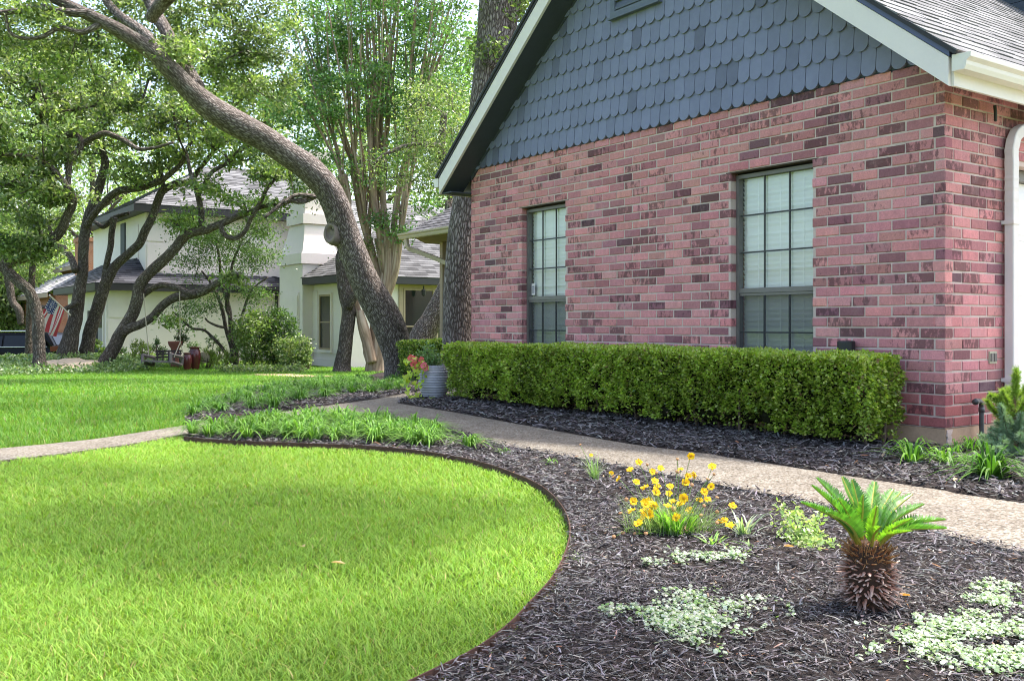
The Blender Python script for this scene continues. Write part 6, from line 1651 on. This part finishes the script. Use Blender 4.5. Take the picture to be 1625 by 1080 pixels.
for a_, b_ in (((228, 466, 0), (236, 564, -.2)), ((285, 462, 0), (286, 543, 0)), ((286, 543, 0), (276, 567, -.2)), ((286, 543, 0), (292, 565, .25))):
    mb2 = MB(); mb2.tube(np.array([cs(*a_), cs(*b_)]), .012, 6); mb2.build('rope', M['rope'], sw)
rebase(sw, gS)
def urn(name, label, px, pyb, w, h, Y, prof, mat, cat='urn'):
    b = P(px, pyb, Y); s_ = Y / F; b[2] = float(gz(b[0], b[1])) if abs(b[2] - gz(b[0], b[1])) < .25 else b[2]
    mb = MB(); mb.lathe([(r * w * .5 * s_, z * h * s_) for r, z in prof], b, 28); o = mb.build(name, M[mat], None, True); tag(o, label, cat); return b
UP_ = [(0, 0), (.62, 0), (.72, .08), (.95, .4), (1, .62), (.88, .82), (.7, .9), (.72, .93), (.88, .97), (.88, 1), (.7, 1), (.62, .9), (0, .9)]
urn('urn', 'tall dark red glazed urn right of the porch swing', 309, 588, 19, 36, YW + .9, UP_, 'urn_glaze')
urn('urn', 'shorter dark red glazed urn between the swing and the taller urn', 297, 588, 15, 28, YW + .5, UP_, 'urn_glaze')
urn('plant_pot', 'wide terracotta bowl planter on a pedestal behind the porch swing', 278, 588, 22, 41, YW + 1.6, [(0, 0), (.7, 0), (.6, .1), (.5, .5), (.6, .72), (.9, .84), (1, .95), (1, 1), (.9, 1), (.8, .92), (0, .92)], 'terracotta', 'plant pot')
mb = MB(); c = P(323, 567, YW + 1.4); mb.tube(np.array([c, c + [.02, .06, .01]]), .16, 22); tag(mb.build('stone_disc', M['stone_beige']), 'round pale stone disc leaning among the plants right of the urns', 'stone')
def shrub(name, label, px, pyb, w, h, Y, L, W, pal, n, mat='leaf', stems=7, up=.5, upl=0.0, base_z=None, group=None, stemcol=(.09, .065, .045), shape=1.0):
    b = P(px, pyb, Y); b[2] = float(gz(b[0], b[1])) if base_z is None else b[2]; s_ = Y / F; rx, rz = w * .5 * s_, h * s_
    root = thing(name, label, 'shrub', group)
    nc = max(8, n // 45); d = rng.normal(size=(nc, 3)); d /= np.linalg.norm(d, axis=1)[:, None]
    C = b + UP * rz * .52 + d * (rng.uniform(.25, 1, nc) ** .5)[:, None] * np.array([rx, rx * .8, rz * .48])
    p = np.repeat(C, 45, 0) + rng.normal(0, min(rx, rz) * .14, (nc * 45, 3))
    tone = np.repeat(rng.uniform(.7, 1.3, nc), 45)[:, None]
    mb = MB(); leaves(mb, p, L, W, np.clip(palette(len(p), pal, .22) * tone, 0, 1), up, np.tile([0, 0, upl], (len(p), 1)) if upl else None); mb.build('foliage', M[mat], root)
    sb = MB()
    for k_ in range(stems):
        e_ = C[rng.integers(0, nc)]; sb.tube(smooth_line(np.array([b + rng.normal(0, .04, 3) * [1, 1, 0], b * .5 + e_ * .5 + rng.normal(0, .05, 3), e_]), .1), [.012], 5, stemcol)
    sb.build('stems', M['twig'], root)
    return rebase(root, b)
DG = [(.05, .1, .025), (.035, .075, .02), (.07, .13, .03)]
YGn = [(.2, .27, .05), (.15, .22, .04), (.26, .32, .09)]
VAR = [(.22, .29, .11), (.13, .2, .055), (.3, .35, .18), (.08, .14, .04)]
YB2 = 26.6
shrub('nandina_bush', 'large pale variegated bush with reddish tips beside the chimney, left half of the mound', 404, 588, 76, 92, YB2 + .4, .095, .045, VAR[:2] + [(.2, .28, .07)], 4600)
shrub('nandina_bush', 'dark feathery bush rising in the middle of the mound before the chimney', 442, 588, 62, 100, YB2 + .5, .1, .035, DG + [(.1, .16, .04)], 5200, upl=.3)
shrub('nandina_bush', 'silvery variegated bush at the right of the mound before the white chimney', 463, 586, 62, 56, YB2 - .2, .09, .045, VAR, 3000)
shrub('nandina_bush', 'small leggy green bush at the right foot of the mound by the white wing', 487, 586, 20, 36, YB2 + .4, .06, .03, [(.15, .22, .07), (.22, .3, .12)], 420, stems=10)
shrub('fern_clump', 'yellow green ferny clump left of the porch swing', 222, 588, 34, 34, YG + 1.2, .09, .03, YGn, 700, upl=.6)
shrub('foundation_shrub', 'small green mound behind the back of the porch swing', 252, 588, 26, 38, YG + 2.0, .06, .03, DG, 520)
shrub('potted_shrub', 'upright dark leafy shrub growing from the terracotta bowl', 287, 548, 26, 36, YW + 1.9, .07, .028, DG, 620, base_z=1)
shrub('foundation_shrub', 'low green shrub between the urns and the dark round shrub', 309, 588, 30, 44, YG + 2.2, .06, .03, [(.08, .14, .04), (.06, .11, .03)], 520)
shrub('foundation_shrub', 'dark round shrub against the white wall under the thin stemmed tree', 338, 588, 34, 48, YG + 1.8, .06, .03, DG, 800)
shrub('grassy_clump', 'yellow green grassy clump to the right of the urns', 330, 588, 30, 30, YG + .6, .12, .02, YGn, 520, upl=1.0)
shrub('grassy_clump', 'low yellow green grassy clump below the thin stemmed tree', 354, 588, 36, 24, YG + .4, .12, .02, YGn, 520, upl=1.0)
shrub('foundation_shrub', 'bushy green shrub before the open garage door between two oak trunks', 154, 585, 24, 40, 31.2, .09, .05, [(.12, .18, .05), (.08, .13, .03)], 500)
shrub('foundation_shrub', 'small sparse shrub at the white wall right of the swing oak foot', 196, 588, 30, 22, 29.5, .07, .035, DG, 260)
# thin multi-stem tree before the white wall
YT = 27.6
tree('ornamental_tree', 'thin dark multi stemmed small tree before the white wall left of the bush', 'tree', (P(368, 584, YT)[0], YT, float(gz(-8, YT))),
     [path_px([(372, 590, 9), (370, 575, 8), (367, 550, 7), (358, 522, 6), (353, 495, 6), (345, 470, 5), (335, 450, 4), (320, 430, 3)], YT),
      path_px([(374, 590, 10), (372, 560, 8), (366, 530, 7), (365, 500, 7), (360, 475, 6), (350, 445, 5), (348, 410, 4), (342, 380, 3)], YT + .2),
      path_px([(371, 588, 8), (372, 550, 7), (369, 515, 6), (360, 488, 5), (362, 470, 6), (365, 440, 5), (372, 410, 4), (385, 380, 3)], YT + .1, YT - .3),
      path_px([(376, 588, 7), (378, 540, 5), (382, 510, 5), (393, 475, 4), (405, 455, 3), (425, 440, 3)], YT, YT - .4),
      path_px([(371, 580, 5), (350, 548, 5), (325, 525, 4), (305, 521, 4), (288, 507, 3), (275, 495, 2)], YT, YT - .6),
      path_px([(360, 520, 4), (345, 517, 4), (330, 510, 3), (326, 505, 3)], YT, YT - .4)],
     [(360, 400, 60, 40, YT, 1.1, 34), (320, 370, 40, 40, YT, 1, 22), (405, 390, 40, 40, YT - .2, .9, 26), (300, 420, 26, 26, YT - .2, .6, 8), (400, 468, 26, 16, YT - .3, .5, 10), (300, 500, 28, 22, YT - .5, .6, 8), (335, 480, 22, 16, YT - .3, .5, 6), (420, 350, 24, 34, YT - .3, .7, 14), (290, 350, 26, 22, YT, .7, 10)],
     92, .2, .08, .038, [(.1, .17, .05), (.14, .22, .08), (.08, .13, .04)], 'far_bark', None, None, .005, 8, .05, .03, .08, .02)
# ground cover under the left oaks
mb = MB(); n = 46000
q = np.column_stack([rng.uniform(-24, -9.6, n), rng.uniform(20.6, 33, n)])
front = 21.2 + .25 * (q[:, 0] + 14) * .3 + .4 * fbm(np.column_stack([q[:, 0] * .8, q[:, 0] * 0, q[:, 0] * 0]), 2, 2) + np.clip((q[:, 0] + 11.5), 0, 9) * 1.6
ok = (q[:, 1] > front) & ~((np.abs((q[:, 0] + 11.9) / 1.0) ** 2 + ((q[:, 1] - 25.6) / 1.2) ** 2) < 1); q = q[ok]; n = len(q)
p = np.column_stack([q, gz(q[:, 0], q[:, 1]) + rng.uniform(.02, .2, n) + .07 * fbm(np.column_stack([q * 1.3, q[:, 0] * 0]), 5, 2)])
leaves(mb, p, .085, .055, palette(n, [(.12, .19, .06), (.17, .25, .09), (.08, .14, .04), (.25, .33, .15)], .25), 1.2)
struct(mb.build('ground_cover', M['glossy_leaf']), 'stuff')
mb = MB(); n = 5000; q = np.column_stack([rng.uniform(-11, -5.5, n), rng.normal(25.2, .35, n)]); q = q[(q[:, 0] < -9.9) | (q[:, 0] > -7.7)]; n = len(q)
p = np.column_stack([q, gz(q[:, 0], q[:, 1]) + rng.uniform(.0, .17, n)]); leaves(mb, p, .09, .045, palette(n, [(.1, .17, .05), (.18, .25, .08), (.26, .32, .14), (.07, .11, .03)], .25), .8)
struct(mb.build('bed_foliage', M['leaf']), 'stuff')
dm = np.array([(-11.9 + 1.0 * math.cos(a_), 25.6 + 1.3 * math.sin(a_)) for a_ in np.linspace(0, 6.1, 16)])
struct(sheet('bare_earth', dm, 'stone_beige', .03, .2, .18, .0, 9))
# stepping stones in the far lawn
for i, (px, py) in enumerate(((455, 597), (490, 599), (425, 596))):
    c = G(px, py); a_ = np.linspace(0, 6.283, 12)[:-1]; rr = .42 * (1 + .18 * rng.normal(size=11)); mb = MB()
    mb.prism(np.column_stack([c[0] + np.cos(a_) * rr * 1.2, c[1] + np.sin(a_) * rr * .9, np.full(11, c[2] + .0)]), (0, 0, .03))
    o = mb.build('stepping_stone', M['footing']); tag(o, ('flat pale stepping stone in the far lawn, nearest the white chimney', 'flat pale stepping stone in the far lawn closest to the leaning oak', 'flat stepping stone in the far lawn closest to the dark bush')[i], 'stone')

# ================================================================== LIGHT, SKY, CAMERA
SUN_EL, SUN_AZ = 66.0, 62.0       # azimuth from +Y towards +X
sd = np.array([math.sin(math.radians(SUN_AZ)) * math.cos(math.radians(SUN_EL)), math.cos(math.radians(SUN_AZ)) * math.cos(math.radians(SUN_EL)), math.sin(math.radians(SUN_EL))])
sun = bpy.data.lights.new('sun', 'SUN'); sun.energy = 2.5; sun.angle = math.radians(3.5); sun.color = (1, .95, .87)
so = bpy.data.objects.new('sun', sun); COL.objects.link(so); so.rotation_euler = Vector([float(q) for q in sd]).to_track_quat('Z', 'Y').to_euler()
w = bpy.data.worlds.new('World'); SC.world = w; w.use_nodes = True
nt = w.node_tree; bg = nt.nodes['Background']
sky = nt.nodes.new('ShaderNodeTexSky'); sky.sky_type = 'NISHITA'; sky.sun_disc = False; sky.sun_elevation = math.radians(SUN_EL); sky.sun_rotation = math.radians(SUN_AZ); sky.dust_density = 4.0; sky.air_density = 1.0; sky.ozone_density = .6
nt.links.new(sky.outputs[0], bg.inputs[0]); bg.inputs[1].default_value = .15
cam = bpy.data.cameras.new('camera'); co = bpy.data.objects.new('camera', cam); COL.objects.link(co)
co.location = (0, 0, H); co.rotation_euler = (math.radians(90), 0, 0)
cam.sensor_width = 36; cam.lens = 36 * F / 1625; cam.shift_y = -(540 - HY) / 1625; cam.clip_start = .05; cam.clip_end = 2000
SC.camera = co
vs = SC.view_settings; vs.view_transform = 'Standard'; vs.look = 'None'; vs.exposure = 1.9; vs.gamma = 1
SC.render.engine = 'CYCLES'; SC.cycles.use_denoising = True; SC.cycles.filter_width = 1.05
SC.cycles.max_bounces = 8; SC.cycles.transparent_max_bounces = 8; SC.cycles.diffuse_bounces = 4; SC.cycles.glossy_bounces = 3; SC.cycles.transmission_bounces = 4
